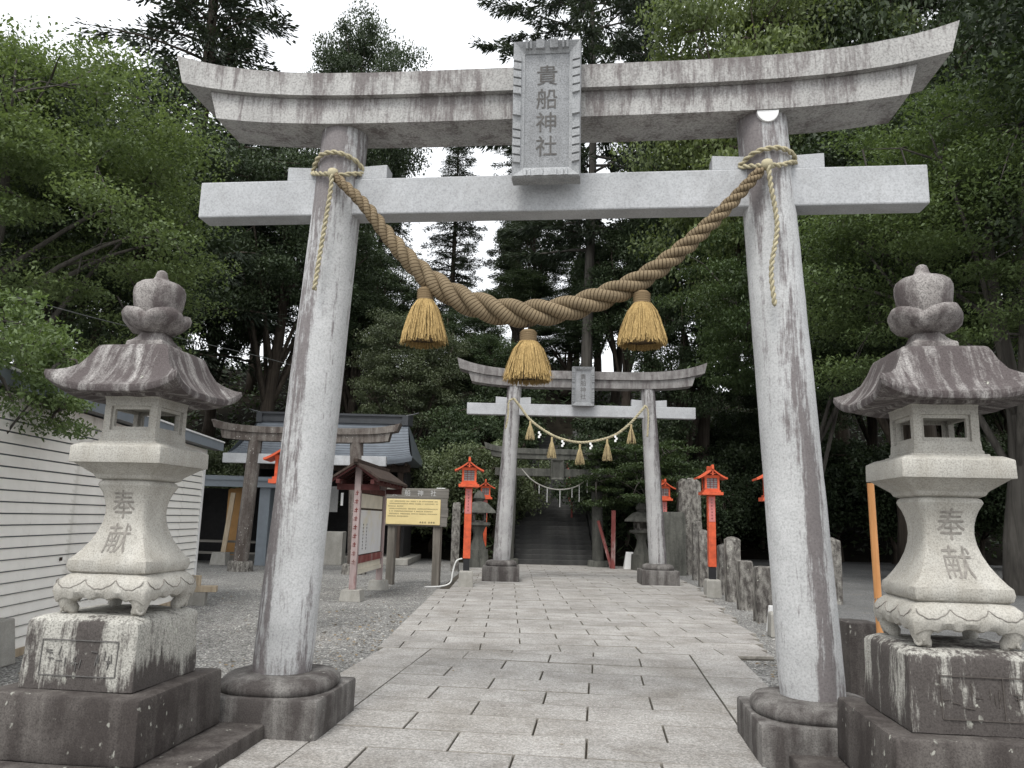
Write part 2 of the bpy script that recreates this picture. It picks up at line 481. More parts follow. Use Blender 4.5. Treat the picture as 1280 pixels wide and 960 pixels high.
def ground_mat(name, cols, scale, bump_s=.6, leaf=.0, seed=0):
    m, t, b = newmat(name)
    oc = coords(t, kind='Object', loc=(seed, 0, 0))
    v = t.nodes.new('ShaderNodeTexVoronoi'); v.inputs['Scale'].default_value = scale
    t.links.new(oc, v.inputs['Vector'])
    sx = t.nodes.new('ShaderNodeSeparateColor'); t.links.new(v.outputs['Color'], sx.inputs[0])
    c = ramp(t, sx.outputs[0], [(0, cols[0]), (.5, cols[1]), (1, cols[2])])
    edge = ramp(t, v.outputs['Distance'], [(.35, grey(1)), (.75, grey(.45))])
    c = mixrgb(t, 1, c, edge, 'MULTIPLY')
    big = noise_n(t, oc, .55, 5, .65)
    c = mixrgb(t, 1, c, ramp(t, big, [(.3, grey(.72)), (.7, grey(1.15))]), 'MULTIPLY')
    if leaf:
        ln = noise_n(t, oc, 1.1, 6, .7)
        c = mixrgb(t, ramp(t, ln, [(.58, grey(0)), (.75, grey(leaf))]), c, (.16, .115, .06))
    t.links.new(c, b.inputs['Base Color'])
    b.inputs['Roughness'].default_value = .95
    b.inputs['Specular IOR Level'].default_value = .15
    bump(t, b, edge, bump_s, .02)
    return m

M['gravel'] = ground_mat('gravel', ((.17, .167, .158), (.285, .28, .268), (.43, .425, .405)), 42, .7, .3)
M['road'] = ground_mat('road', ((.13, .13, .128), (.185, .184, .18), (.25, .25, .245)), 70, .3, .3)
M['pebble'] = ground_mat('pebble', ((.2, .195, .18), (.34, .33, .31), (.5, .49, .46)), 9, .2)

def slab_mat():
    m, t, b = newmat('paving_slab')
    oi = t.nodes.new('ShaderNodeObjectInfo')
    geo = coords(t, kind='Object')
    wn = t.nodes.new('ShaderNodeVectorMath'); wn.operation = 'ADD'
    t.links.new(geo, wn.inputs[0])
    cm = t.nodes.new('ShaderNodeCombineXYZ'); r50 = math_n(t, 'MULTIPLY', oi.outputs['Random'], 50)
    t.links.new(r50, cm.inputs[0]); t.links.new(r50, cm.inputs[1])
    t.links.new(cm.outputs[0], wn.inputs[1])
    p = wn.outputs[0]
    sp = noise_n(t, p, 62, 3, .8)
    cl = noise_n(t, p, 3.0, 6, .7)
    cl2 = noise_n(t, p, 14, 4, .65)
    c = ramp(t, cl, [(.28, (.22, .205, .188)), (.5, (.315, .302, .284)), (.72, (.385, .373, .355))])
    sp2 = noise_n(t, p, 30, 2, .6)
    c = mixrgb(t, 1, c, ramp(t, sp2, [(.35, grey(.78)), (.65, grey(1.15))]), 'MULTIPLY')
    c = mixrgb(t, 1, c, ramp(t, sp, [(.3, grey(.42)), (.5, grey(1)), (.7, grey(1.5))]), 'MULTIPLY')
    gp = t.nodes.new('ShaderNodeNewGeometry')
    wide = noise_n(t, gp.outputs['Position'], .9, 6, .68)
    c = mixrgb(t, 1, c, ramp(t, wide, [(.3, (.74, .72, .69)), (.52, grey(1)), (.72, grey(1.12))]), 'MULTIPLY')
    c = mixrgb(t, ramp(t, cl2, [(.55, grey(0)), (.74, grey(.6))]), c, (.16, .14, .12))
    c = mixrgb(t, 1, c, ramp(t, oi.outputs['Random'], [(0, grey(.90)), (1, grey(1.08))]), 'MULTIPLY')
    t.links.new(c, b.inputs['Base Color'])
    b.inputs['Roughness'].default_value = .8
    b.inputs['Specular IOR Level'].default_value = .3
    n1 = bump(t, b, sp, .3, .003)
    bump(t, b, cl2, .3, .01, n1)
    return m
M['slab'] = slab_mat()

# ================================================================== SETTING
def sstep(a, b, x):
    t = min(1, max(0, (x - a) / (b - a)))
    return t * t * (3 - 2 * t)

def hill_start(x):
    if x < 0:
        return 27.6 + 4.5 * sstep(0, 4, -x - .3)
    return 27.6 + 9.5 * sstep(0, 5, x - 3.8)

def hill(x, y):
    d = y - hill_start(x)
    if d < 0:
        return -.06 + .3 * max(d, -1.2)
    return -.06 + min(.53 * d, .53 * 22 + .16 * max(0, d - 22))

g = MB()
g.add([(-400, -60, -.05), (400, -60, -.05), (400, 500, -.05), (-400, 500, -.05)], [(0, 1, 2, 3)])
tag(g.build('ground', M['gravel']), 'grey gravel yard around the paved approach', 'ground', kind='structure')
g = MB()
nx, ny = 90, 70
for j in range(ny):
    for i in range(nx):
        x = -75 + 150 * i / (nx - 1); y = 26 + (j / (ny - 1)) ** 1.5 * 110
        rel = hill(x, y)
        w = sstep(0, 3, rel)
        if 0.1 < x < 3.2 and y < 46: w = 0; rel -= .35
        g.v.append((x, y, rel + w * .35 * mnoise.noise(Vector((x * .3, y * .3, 0)))))
for j in range(ny - 1):
    for i in range(nx - 1):
        a = j * nx + i
        g.f.append((a, a + 1, a + nx + 1, a + nx))
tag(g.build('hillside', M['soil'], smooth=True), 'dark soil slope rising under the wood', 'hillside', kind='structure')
g = MB()
rd = [(5.4, 2), (5.4, 10), (6.0, 18), (7.0, 26), (8.6, 34), (11.5, 41), (22, 41), (17.5, 30), (15.5, 20), (14.5, 10), (14, 2)]
g.add([(x, y, -.044) for x, y in rd], [tuple(range(len(rd)))])
tag(g.build('road', M['road']), 'plain grey road running under the dark trees', 'road', kind='structure')

# ---- paved approach, every slab its own piece
T_O = Vector((.234, 5.799, 0)); T_A = R(6.5)
T_D = Vector((math.cos(T_A), -math.sin(T_A), 0)); T_N = Vector((math.sin(T_A), math.cos(T_A), 0))
def tor(s, n, z=0.0): return T_O + T_D * s + T_N * n + Vector((0, 0, z))

M['joint_soil'] = plain('joint_soil', (.07, .062, .052), .95, .3, 8, .05)
M['joint_dirt'] = plain('joint_dirt', (.23, .215, .19), .95, .35, 20, .05)
def clip_y(poly, ymax):
    out = []
    for i in range(len(poly)):
        a, b = poly[i], poly[(i + 1) % len(poly)]
        if a.y <= ymax: out.append(a)
        if (a.y <= ymax) != (b.y <= ymax):
            out.append(a.lerp(b, (ymax - a.y) / (b.y - a.y)))
    return out

_slab_cache = {}
def slab(poly, parent, rnd):
    """poly: world-space corners, counter-clockwise"""
    c = sum(poly, Vector()) / len(poly)
    loc = [p - c for p in poly]
    key = tuple((round(p.x, 3), round(p.y, 3)) for p in loc)
    if key not in _slab_cache:
        me = bpy.data.meshes.new('slab')
        n = len(loc); v = []; f = []
        for k, (ins, z) in enumerate(((0, -.05), (0, -.006), (.005, 0))):
            for p in loc:
                q = p * (1 - ins / max(.05, p.length)) ; v.append((q.x, q.y, z))
        for k in range(2):
            for i in range(n):
                j = (i + 1) % n
                f.append((k * n + i, k * n + j, (k + 1) * n + j, (k + 1) * n + i))
        f.append(tuple(2 * n + i for i in range(n)))
        me.from_pydata(v, [], f); me.materials.append(M['slab']); me.materials.append(M['joint_dirt'])
        me.polygons.foreach_set('material_index', [1] * (2 * n) + [0])
        _slab_cache[key] = me
    o = bpy.data.objects.new('slab', _slab_cache[key])
    COL.objects.link(o); o.parent = parent
    o.location = c + Vector((0, 0, rnd.uniform(-.004, .004)))
    o.rotation_euler = (rnd.uniform(-.004, .004), rnd.uniform(-.003, .003), 0)
    return o

rs = random.Random(3)
g = MB(); cs = [tor(-2.06, -3.4), tor(2.06, -3.4), tor(2.06, 3.75), tor(-2.06, 3.45)]
g.add([(p.x, p.y, -.03) for p in cs], [(0, 1, 2, 3)])
path_a = tag(g.build('paved_path', M['joint_soil']), 'granite slab paving passing under the foremost torii', 'path', kind='structure')
ROW, LEN, GAP = .48, .95, .012
r = 0; nn = -3.36
while nn < 4.2:
    off = (r % 2) * .5 + rs.uniform(-.08, .08)
    xs = [-1.5]
    x = -1.5 + LEN * (off if off > .15 else 1)
    while x < 1.5 - .25:
        xs.append(x); x += LEN + rs.uniform(-.05, .05)
    xs.append(1.5)
    for a, b in zip(xs, xs[1:]):
        if b - a < .1: continue
        pl = [tor(a + GAP / 2, nn + .004), tor(b - GAP / 2, nn + .004), tor(b - GAP / 2, nn + ROW - .004), tor(a + GAP / 2, nn + ROW - .004)]
        pl = clip_y(pl, 9.385)
        if len(pl) >= 3 and max(p.y for p in pl) - min(p.y for p in pl) > .06: slab(pl, path_a, rs)
    nn += ROW; r += 1
for sgn in (-1, 1):
    nn = -3.36
    while nn < 4.2:
        L = rs.choice((1.35, 1.8, 1.1))
        a, b = sorted((sgn * 1.506, sgn * 2.05))
        pl = [tor(a, nn + .004), tor(b, nn + .004), tor(b, nn + L - .006), tor(a, nn + L - .006)]
        pl = clip_y(pl, 9.385)
        if len(pl) >= 3 and max(p.y for p in pl) - min(p.y for p in pl) > .06: slab(pl, path_a, rs)
        nn += L
def xl(y): return -1.5 if y < 16.9 else -1.25
def xr(y): return min(4.7, 3.15 + (y - 9.4) * .15)
g = MB()
g.add([(-1.5, 9.39, -.03), (3.15, 9.39, -.03), (4.6, 19.5, -.03), (4.6, 27.6, -.03), (-1.25, 27.6, -.03), (-1.5, 17, -.03)], [(0, 1, 2, 3, 4, 5)])
path_b = tag(g.build('paved_path', M['joint_soil']), 'granite slab paving leading to the second torii and the stairs', 'path', kind='structure')
y = 9.40; r = 0
while y < 27.2:
    x0 = xl(y); x1 = xr(y) + (rs.uniform(-.1, .12) if y > 9.6 else 0)
    off = ((r % 2) * .5 + .02)
    xs = [x0]; x = -1.5 + LEN * (.25 + off)
    while x < x1 - .2:
        if x > x0 + .15: xs.append(x + rs.uniform(-.02, .02))
        x += LEN
    xs.append(x1)
    for a, b in zip(xs, xs[1:]):
        slab([Vector((a + GAP / 2, y + .004, 0)), Vector((b - GAP / 2, y + .004, 0)), Vector((b - GAP / 2, y + ROW - .004, 0)), Vector((a + GAP / 2, y + ROW - .004, 0))], path_b, rs)
    y += ROW; r += 1

# ---- loose gravel and fallen leaves
def np_mesh(name, verts, faces, mat, rnd=None, parent=None):
    """verts (V,3); faces (F,k) all of the same size"""
    me = bpy.data.meshes.new(name)
    V, (F_, k) = len(verts), faces.shape
    me.vertices.add(V); me.vertices.foreach_set('co', np.ascontiguousarray(verts, np.float32).ravel())
    me.loops.add(F_ * k); me.loops.foreach_set('vertex_index', np.ascontiguousarray(faces, np.int32).ravel())
    me.polygons.add(F_)
    me.polygons.foreach_set('loop_start', np.arange(0, F_ * k, k, dtype=np.int32))
    if rnd is not None:
        at = me.attributes.new('rnd', 'FLOAT', 'FACE'); at.data.foreach_set('value', np.ascontiguousarray(rnd, np.float32))
    me.update(calc_edges=True); me.validate()
    me.materials.append(mat)
    o = bpy.data.objects.new(name, me); COL.objects.link(o)
    if parent is not None: o.parent = parent
    return o

rng = np.random.default_rng(11)
def in_yard(n):
    out = []
    while len(out) < n:
        y = 6.2 + 13.5 * rng.random() ** 1.3
        x = rng.uniform(-5.6, 5.2)
        q = Vector((x, y, 0)) - T_O; s_, n_ = q.dot(T_D), q.dot(T_N)
        if y < 9.39 and abs(s_) < 2.09: continue
        if y >= 9.39 and xl(y) - .02 < x < xr(y) + .05: continue
        out.append((x, y))
    return np.array(out)
pp = in_yard(15000)
n = len(pp); sz = rng.uniform(.006, .02, n)
octv = np.array([(1, 0, 0), (0, 1, 0), (-1, 0, 0), (0, -1, 0), (0, 0, .7), (0, 0, -.7)])
octf = np.array([(0, 1, 4), (1, 2, 4), (2, 3, 4), (3, 0, 4)])
an = rng.uniform(0, 6.28, n); ca, sa = np.cos(an), np.sin(an)
vv = octv[None] * sz[:, None, None] * rng.uniform(.6, 1.2, (n, 6, 1))
vx = vv[..., 0] * ca[:, None] - vv[..., 1] * sa[:, None]; vy = vv[..., 0] * sa[:, None] + vv[..., 1] * ca[:, None]
vv = np.stack([vx + pp[:, 0:1], vy + pp[:, 1:2], vv[..., 2] - .048], -1).reshape(-1, 3)
ff = (octf[None] + (np.arange(n) * 6)[:, None, None]).reshape(-1, 3)
tag(np_mesh('loose_gravel', vv, ff, M['pebble']), 'loose grey gravel strewn over the yard', 'gravel', kind='stuff')

def leaf_arrays(pos, axis, nrm, L, W, fold=0.12):
    side = np.cross(axis, nrm); side /= np.linalg.norm(side, axis=1, keepdims=True) + 1e-9
    up = np.cross(side, axis)
    v0 = pos; v2 = pos + axis * L[:, None]
    mid = pos + axis * (L * .45)[:, None] + up * (W * fold)[:, None]
    v1 = mid + side * (W * .5)[:, None]; v3 = mid - side * (W * .5)[:, None]
    v = np.stack([v0, v1, v2, v3], 1).reshape(-1, 3)
    f = np.arange(len(pos) * 4).reshape(-1, 4)
    return v, f

def unit(a): return a / (np.linalg.norm(a, axis=1, keepdims=True) + 1e-9)

pp = np.concatenate([in_yard(420), np.stack([rng.uniform(-1.4, 2.4, 60), rng.uniform(5, 16, 60)], 1), np.stack([rng.normal(-1.85, .35, 260), rng.uniform(7.4, 13, 260)], 1), np.stack([rng.uniform(2.75, 3.9, 240), rng.uniform(7, 9.3, 240)], 1)])
n = len(pp)
ax = unit(np.stack([rng.normal(size=n), rng.normal(size=n), rng.normal(size=n) * .15], 1))
nr = unit(np.stack([rng.normal(size=n) * .3, rng.normal(size=n) * .3, np.ones(n)], 1))
L = rng.uniform(.025, .07, n)
zl_ = np.full((n, 1), -.036); zl_[420:480] = .008; L[420:480] *= .6
v, f = leaf_arrays(np.concatenate([pp, zl_ + rng.uniform(-.003, .008, (n, 1))], 1), ax * np.array([1, 1, .5]), nr, L, L * .5)
tag(np_mesh('fallen_leaves', v, f, M['dead_leaf'], rng.random(n)), 'brown fallen leaves scattered along the paving edges', 'leaves', kind='stuff')

# ---- stone stairway: structure with each step a piece
SX0, SX1, SY = .25, 3.05, 27.45
stair = thing('stone_stairway', (0, 0, 0), 0, 'long dark stone stairway climbing into the wood behind the torii', 'stairs')
st_me = None
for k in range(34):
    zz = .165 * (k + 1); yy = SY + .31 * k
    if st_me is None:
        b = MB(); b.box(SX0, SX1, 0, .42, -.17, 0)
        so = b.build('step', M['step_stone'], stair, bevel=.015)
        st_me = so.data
    else:
        so = bpy.data.objects.new('step', st_me); COL.objects.link(so); so.parent = stair
    so.location = (random.uniform(-.02, .02), yy, zz)
for sx in (SX0 - .3, SX1 + .02):
    b = MB()
    top = [(SY - .1, .3), (SY + .3, .45), (SY + 10.6, 5.95), (SY + 10.6, 5.2), (SY + .1, -.06), (SY - .1, -.06)]
    b.loft([[(sx, p, q) for p, q in top], [(sx + .28, p, q) for p, q in top]])
    b.build('side_wall', M['step_stone'], stair, bevel=.02)
for sx in (2.45,):      # red hand rail climbing with the steps
    rl = thing('handrail', (sx, 0, 0), 0, 'red painted handrail standing on the stone stairs', 'handrail')
    for k in range(3):
        b = MB(); b.box(-.035, .035, -.035, .035, 0, .95)
        b.build('post', M['faded_shaded_red'], rl, loc=(0, SY + 2.95 + k * 1.24, .165 * (10 + 4 * k)))
    b = MB(); b.beam((0, SY + 2.8, .165 * 10 + .88), (0, SY + 5.8, .165 * 20 + .83), .05, .06)
    b.build('rail', M['faded_shaded_red'], rl)

# ================================================================== TEXT
def glyphs(txt, size=1.0, thick=.012, vertical=True, pitch=1.12):
    """outline of a text as (verts, faces) on the x-z plane, centred"""
    vs, fs = [], []
    n = len(txt)
    for i, ch in enumerate(txt):
        c = bpy.data.curves.new('glyph', 'FONT'); c.body = ch; c.offset = thick; c.resolution_u = 2
        o = bpy.data.objects.new('glyph', c); COL.objects.link(o)
        bpy.context.view_layer.update()
        me = bpy.data.meshes.new_from_object(o)
        bm = bmesh.new(); bm.from_mesh(me)
        bmesh.ops.triangulate(bm, faces=bm.faces)
        for _ in range(2):
            es = [e for e in bm.edges if e.calc_length() > .22]
            if es: bmesh.ops.subdivide_edges(bm, edges=es, cuts=1)
            bmesh.ops.triangulate(bm, faces=bm.faces)
        b = len(vs)
        bm.verts.ensure_lookup_table()
        k = (n - 1) / 2 - i
        for v in bm.verts:
            dx, dz = (0, k * pitch) if vertical else (-k * pitch, 0)
            vs.append(((v.co.x - .5 + dx) * size, (v.co.y - .38 + dz) * size))
        fs += [tuple(b + v.index for v in f.verts) for f in bm.faces]
        bm.free()
        bpy.data.objects.remove(o); bpy.data.meshes.remove(me); bpy.data.curves.remove(c)
    return vs, fs

def lettering(txt, size, place, mat, parent, name='lettering', **kw):
    """place(x, z) -> point on the surface"""
    vs, fs = glyphs(txt, size, **kw)
    b = MB(); b.add([place(x, z) for x, z in vs], fs)
    me = bpy.data.meshes.new(name); me.from_pydata(b.v, [], b.f); me.materials.append(mat)
    o = bpy.data.objects.new(name, me); COL.objects.link(o); o.parent = parent
    return o

def set_stain(o, fn):
    me = o.data
    at = me.attributes.new('stain', 'FLOAT', 'POINT')
    at.data.foreach_set('value', [fn(v.co) for v in me.vertices])
    return o

# ================================================================== TORII
def torii(P, loc, rz, label, mats):
    t = thing(P.get('name', 'torii_gate'), loc, rz, label, 'torii')
    hb, ht, rb, rt, z0, z1 = P['hb'], P['ht'], P['rb'], P['rt'], P['z0'], P['z1']
    for sg in (-1, 1):
        if P.get('plinth'):
            ph, pz = P['plinth']
            b = MB(); b.box(sg * hb - ph, sg * hb + ph, -ph, ph, -.06, pz)
            b.build('plinth', mats['base'], t, smooth='auto', bevel=.02, cuts=3, rough=.006, seed=sg)
            b = MB(); cr = P['cush']
            prof = [(cr * .97, pz - .005), (cr, pz + .03), (cr * .985, pz + (z0 - pz) * .55), (cr * .9, pz + (z0 - pz) * .85), (cr * .74, z0), (rb * .9, z0 + .004)]
            def sqr(a, r, z):
                e = 3.4
                k = (abs(math.cos(a)) ** e + abs(math.sin(a)) ** e) ** (-1 / e)
                return r * (1 + (k - 1) * .55), z
            b.lathe(prof, 48, sg * hb, 0, sqr)
            b.build('footing_stone', mats['base'], t, smooth=True, rough=.008, seed=sg + 3)
        else:
            b = MB(); b.lathe([(P['cush'] * 1.02, -.06), (P['cush'], z0 * .8), (P['cush'] * .93, z0)], 20, sg * hb, 0)
            b.build('footing_stone', mats['base'], t, smooth='auto', rough=.015, seed=sg)
        b = MB(); rings = []; nz = 46; seg = P.get('seg', 40)
        for k in range(nz + 1):
            u = k / nz; z = z0 + (z1 - z0) * u
            cx = sg * (hb + (ht - hb) * u); rr = rb + (rt - rb) * u
            if k == 0: rr *= .985
            rings.append([(cx + rr * math.cos(2 * math.pi * i / seg + P.get('ph0', 0)), rr * math.sin(2 * math.pi * i / seg + P.get('ph0', 0)), z) for i in range(seg)])
        b.loft(rings)
        pil = b.build('pillar', mats['pillar'], t, smooth='auto', rough=.003, seed=sg)
        fn = P.get('stain')
        if fn:
            def f2(co, sg=sg):
                u = (co.z - z0) / (z1 - z0); cx = sg * (hb + (ht - hb) * u)
                a = math.degrees(math.atan2(co.x - cx, -co.y))     # 0 front, +90 right side
                return fn(sg, a, u)
            set_stain(pil, f2)
    # tie beam and wedges
    nz0, nz1, nh, nd = P['nuki']
    b = MB(); b.box(-nh, nh, -nd, nd, nz0, nz1)
    b.build('tie_beam', mats['nuki'], t, bevel=.012)
    for sg in (-1, 1):
        if P.get('wedge'):
            wl, wh = P['wedge']
            u = (nz1 - z0) / (z1 - z0); cx = sg * (hb + (ht - hb) * u)
            b = MB()
            sec = [(cx - wl, nz1 + wh * 1.06), (cx - wl * .3, nz1 + wh * .92), (cx + wl * .3, nz1 + wh * .92), (cx + wl, nz1 + wh * 1.06), (cx + wl, nz1 + .002), (cx - wl, nz1 + .002)]
            b.loft([[(p, -nd * .82, q) for p, q in sec], [(p, nd * .82, q) for p, q in sec]])
            b.build('wedge', mats['nuki'], t, bevel=.006)
    # lintels
    def lint(name, half_b, half_t, zb, zt, rise, pw, dep, mat, gable=0.0, under=0.0):
        b = MB(); rings = []; m = 40
        for i in range(-m, m + 1):
            u = i / m; e = abs(u)
            x_b, x_t = half_b * u, half_t * u
            dzb = rise * (e * half_b / P['tip']) ** pw; dzt = rise * 1.18 * (e * half_t / P['tip']) ** pw
            h = (zt + dzt) - (zb + dzb)
            ring = [(x_b, -dep, zb + dzb), (x_b, dep, zb + dzb), (x_t, dep, zt + dzt - gable), (x_t, 0, zt + dzt), (x_t, -dep, zt + dzt - gable)]
            # extra loops down the front face for the stains
            fr = [(x_t + (x_b - x_t) * w, -dep, (zt + dzt - gable) + ((zb + dzb) - (zt + dzt - gable)) * w) for w in (.25, .5, .75)]
            rings.append(ring[:5] + fr)
        b.loft(rings)
        o = b.build(name, mat, t, smooth='auto', rough=.003)
        def f3(co):
            e = abs(co.x) / P['tip']
            top = zt + rise * 1.18 * e ** pw; bot = zb + rise * e ** pw
            w = (co.z - bot) / max(.01, top - bot)
            base = .42 + .22 * sstep(.1, .95, w) - .26 * sstep(.62, .95, e)
            if co.y > -dep * .9 and w < .2: base = .42
            return base
        set_stain(o, f3)
        return o
    lint('upper_lintel', P['kas'][0], P['kas'][1], P['kas'][2], P['kas'][3], P['rise'], 4.6, P['kas'][4], mats['lintel'], .03)
    lint('lower_lintel', P['shi'][0], P['shi'][1], P['shi'][2], P['kas'][2] - .003, P['rise'] / 1.18, 4.6, P['shi'][3], mats['lintel'])
    # name tablet
    if P.get('tablet'):
        x, w, tz0, tz1, yf, tilt = P['tablet']
        def tp(px, py, pz):      # tilt forward about the bottom edge
            return (x + px, yf - (pz - tz0) * tilt + py, pz)
        tb = MB()
        fw = w * .17
        pan = [(-w / 2 + fw * .9, tz0 + fw * .9), (w / 2 - fw * .9, tz0 + fw * .9), (w / 2 - fw * .9, tz1 - fw * .9), (-w / 2 + fw * .9, tz1 - fw * .9)]
        tb.loft([[tp(a, .02, c) for a, c in pan], [tp(a, .11, c) for a, c in pan]])
        tab = tb.build('name_tablet', mats['panel'] if 'panel' in mats else mats['tablet'], t)
        o_ = [(-w / 2, tz0), (w / 2, tz0), (w / 2, tz1), (-w / 2, tz1)]
        i_ = [(-w / 2 + fw, tz0 + fw), (w / 2 - fw, tz0 + fw), (w / 2 - fw, tz1 - fw), (-w / 2 + fw, tz1 - fw)]
        fb = MB()
        fb.loft([[tp(a, .12, c) for a, c in o_], [tp(a, -.01, c) for a, c in o_], [tp(a * .965, -.03, tz0 + (c - tz0) * .98 + .01 * (tz1 - tz0)) for a, c in o_], [tp(a, .012, c) for a, c in i_], [tp(a, .05, c) for a, c in i_]], cap=False)
        fr = fb.build('frame', mats['tablet'], tab)
        if P.get('flutes'):
            for side in (-1, 1):
                for zf in [tz0 + (tz1 - tz0) * q for q in (.13, .19, .25, .31, .37, .5, .63, .69, .75, .81, .87)]:
                    hh = (tz1 - tz0) * (.0285 if abs(zf - (tz0 + tz1) / 2) > .05 else .062)
                    b = MB()
                    xa, xb = sorted((side * (w / 2 - .006), side * (w / 2 - fw * .72)))
                    b.loft([[tp(xa, .03, zf - hh), tp(xb, .03, zf - hh), tp(xb, .03, zf + hh), tp(xa, .03, zf + hh)],
                            [tp(xa, -.046 if side < 0 else -.026, zf - hh * .8), tp(xb, -.026 if side < 0 else -.046, zf - hh * .8), tp(xb, -.026 if side < 0 else -.046, zf + hh * .8), tp(xa, -.046 if side < 0 else -.026, zf + hh * .8)]])
                    b.build('flute', mats['tablet'], tab)
            for side in (0, 1):
                for xf in [w * q for q in (-.30, -.24, -.1, .1, .24, .30)]:
                    hw = w * (.02 if abs(xf) > .15 * w else .075)
                    za, zb = (tz0 + .006, tz0 + fw * .72) if side == 0 else (tz1 - fw * .72, tz1 - .006)
                    b = MB()
                    b.loft([[tp(xf - hw, .03, za), tp(xf + hw, .03, za), tp(xf + hw, .03, zb), tp(xf - hw, .03, zb)],
                            [tp(xf - hw * .8, -.046 if side == 0 else -.026, za), tp(xf + hw * .8, -.046 if side == 0 else -.026, za), tp(xf + hw * .8, -.026 if side == 0 else -.046, zb), tp(xf - hw * .8, -.026 if side == 0 else -.046, zb)]])
                    b.build('flute', mats['tablet'], tab)
        if P.get('text'):
            zc = (tz0 + tz1) / 2
            lettering(P['text'], P['tsize'], lambda a, c: tp(a, .017, zc + c), M['engrave'], tab, thick=.004, pitch=1.1)
    return t

def near_stain(sg, a, u):
    top = .50 * sstep(.74, .95, u)
    wv = 9 * math.sin(u * 9) + 5 * math.sin(u * 23)
    if sg < 0:
        side = 1 - sstep(-30, 24 + wv, a)
        edge = .35 * sstep(-45, -66, a) * sstep(.25, .5, u)
        if a > 110: side = .8
        return min(1, .17 + side * .56 - edge + top + .35 * sstep(.04, 0, u))
    band = math.exp(-((a - 13 - wv * .6 - 6 * u) / (20 + 5 * math.sin(u * 7))) ** 2) * (1 - sstep(.6, .82, u)) * .66
    band2 = math.exp(-((a + 38) / 26) ** 2) * sstep(.68, .92, u) * .5
    if abs(a) > 120: band = .6
    return min(1, .18 + band + band2 + top * .75 + .45 * sstep(.06, 0, u) * sstep(-10, 25, a))

torii_near = torii(dict(hb=1.905, ht=1.69, rb=.218, rt=.19, z0=.36, z1=4.68, plinth=(.44, .25), cush=.415, nuki=(3.895, 4.205, 2.87, .1), wedge=(.42, .115),
    kas=(3.03, 3.10, 4.835, 5.06, .27), shi=(2.73, 2.80, 4.62, .215), rise=.19, tip=3.06, tablet=(.02, .52, 4.06, 5.15, -.33, .07), flutes=True, text='貴船神社', tsize=.172, stain=near_stain),
    T_O, -T_A, 'tall grey granite torii with the thick straw rope, between two big stone lanterns',
    dict(base=M['granite_base'], pillar=M['granite_pillar'], nuki=M['granite_clean'], lintel=M['granite_lintel'], tablet=M['granite_frame'], panel=M['granite_tablet']))
b = MB()
pts = [(1.70 + .082 * math.cos(a), -.195, 4.628 + .095 * min(0, math.sin(a))) for a in [math.pi * (1 + i / 12) for i in range(13)]]
b.loft([[(x, y_ - .012, z) for x, y_, z in pts], [(x, y_ + .03, z) for x, y_, z in pts]])
tag(b.build('repair_patch', M['patch'], torii_near, bevel=.004), 'white mortar patch at the pillar top')

def far_stain(sg, a, u):
    s_ = .22 + .2 * sstep(.6, 1, u)
    if sg < 0: s_ += .45 * (1 - sstep(-55, -25, a)) + .3 * math.exp(-((a + 8) / 9) ** 2)
    else: s_ += .55 * sstep(22, 45, a)
    return min(1, s_)
FAR_O = Vector((1.82, 19.95, 0))
torii_far = torii(dict(hb=1.98, ht=1.75, rb=.222, rt=.19, z0=.50, z1=4.98, plinth=(.46, .36), cush=.40, nuki=(4.20, 4.50, 2.98, .1), wedge=(.46, .17),
    kas=(3.20, 3.27, 5.16, 5.40, .25), shi=(2.88, 2.97, 4.94, .2), rise=.24, tip=3.23, tablet=(.03, .58, 4.44, 5.46, -.32, .06), flutes=True, text='貴船神社', tsize=.155, stain=far_stain, seg=24),
    FAR_O, R(-.8), 'weathered grey torii with a thin rope of small tassels, second along the paving',
    dict(base=M['granite_base'], pillar=M['far_pillar'], nuki=M['granite_clean'], lintel=M['far_lintel'], tablet=M['granite_tablet']))
THIRD_O = Vector((1.56, 27.1, 0))
torii_third = torii(dict(hb=1.55, ht=1.47, rb=.2, rt=.18, z0=.2, z1=3.66, plinth=None, cush=.36, nuki=(3.03, 3.30, 2.08, .1), wedge=None,
    kas=(2.42, 2.48, 3.80, 4.0, .22), shi=(2.2, 2.26, 3.62, .18), rise=.16, tip=2.45, tablet=(.1, .46, 2.92, 3.62, -.2, .05), stain=lambda s_, a, u: .45, seg=20),
    THIRD_O, R(-.5), 'dark mossy stone torii at the foot of the stairs', dict(base=M['dark_stone'], pillar=M['dark_stone'], nuki=M['dark_stone'], lintel=M['dark_stone'], tablet=M['dark_stone']))
torii_side = torii(dict(hb=1.56, ht=1.42, rb=.2, rt=.185, z0=.22, z1=3.55, plinth=None, cush=.33, nuki=(2.88, 3.15, 2.28, .09), wedge=None,
    kas=(2.55, 2.64, 3.72, 3.92, .22), shi=(2.32, 2.38, 3.50, .17), rise=.14, tip=2.6, stain=lambda s_, a, u: .7, seg=20),
    Vector((-5.72, 21.5, 0)), R(-1), 'brown lichen-spotted torii in front of the grey-roofed side hall', dict(base=M['old_stone'], pillar=M['side_torii'], nuki=M['granite_clean'], lintel=M['side_torii'], tablet=M['old_stone']))

# ================================================================== ROPES AND TASSELS
def catmull(pts, per=12):
    pts = [Vector(p) for p in pts]; out = []
    P = [pts[0] * 2 - pts[1]] + pts + [pts[-1] * 2 - pts[-2]]
    for i in range(1, len(P) - 2):
        a, b, c, d = P[i - 1:i + 3]
        for k in range(per):
            t = k / per
            out.append(.5 * ((2 * b) + (c - a) * t + (2 * a - 5 * b + 4 * c - d) * t * t + (3 * b - a - 3 * c + d) * t ** 3))
    out.append(pts[-1])
    return out

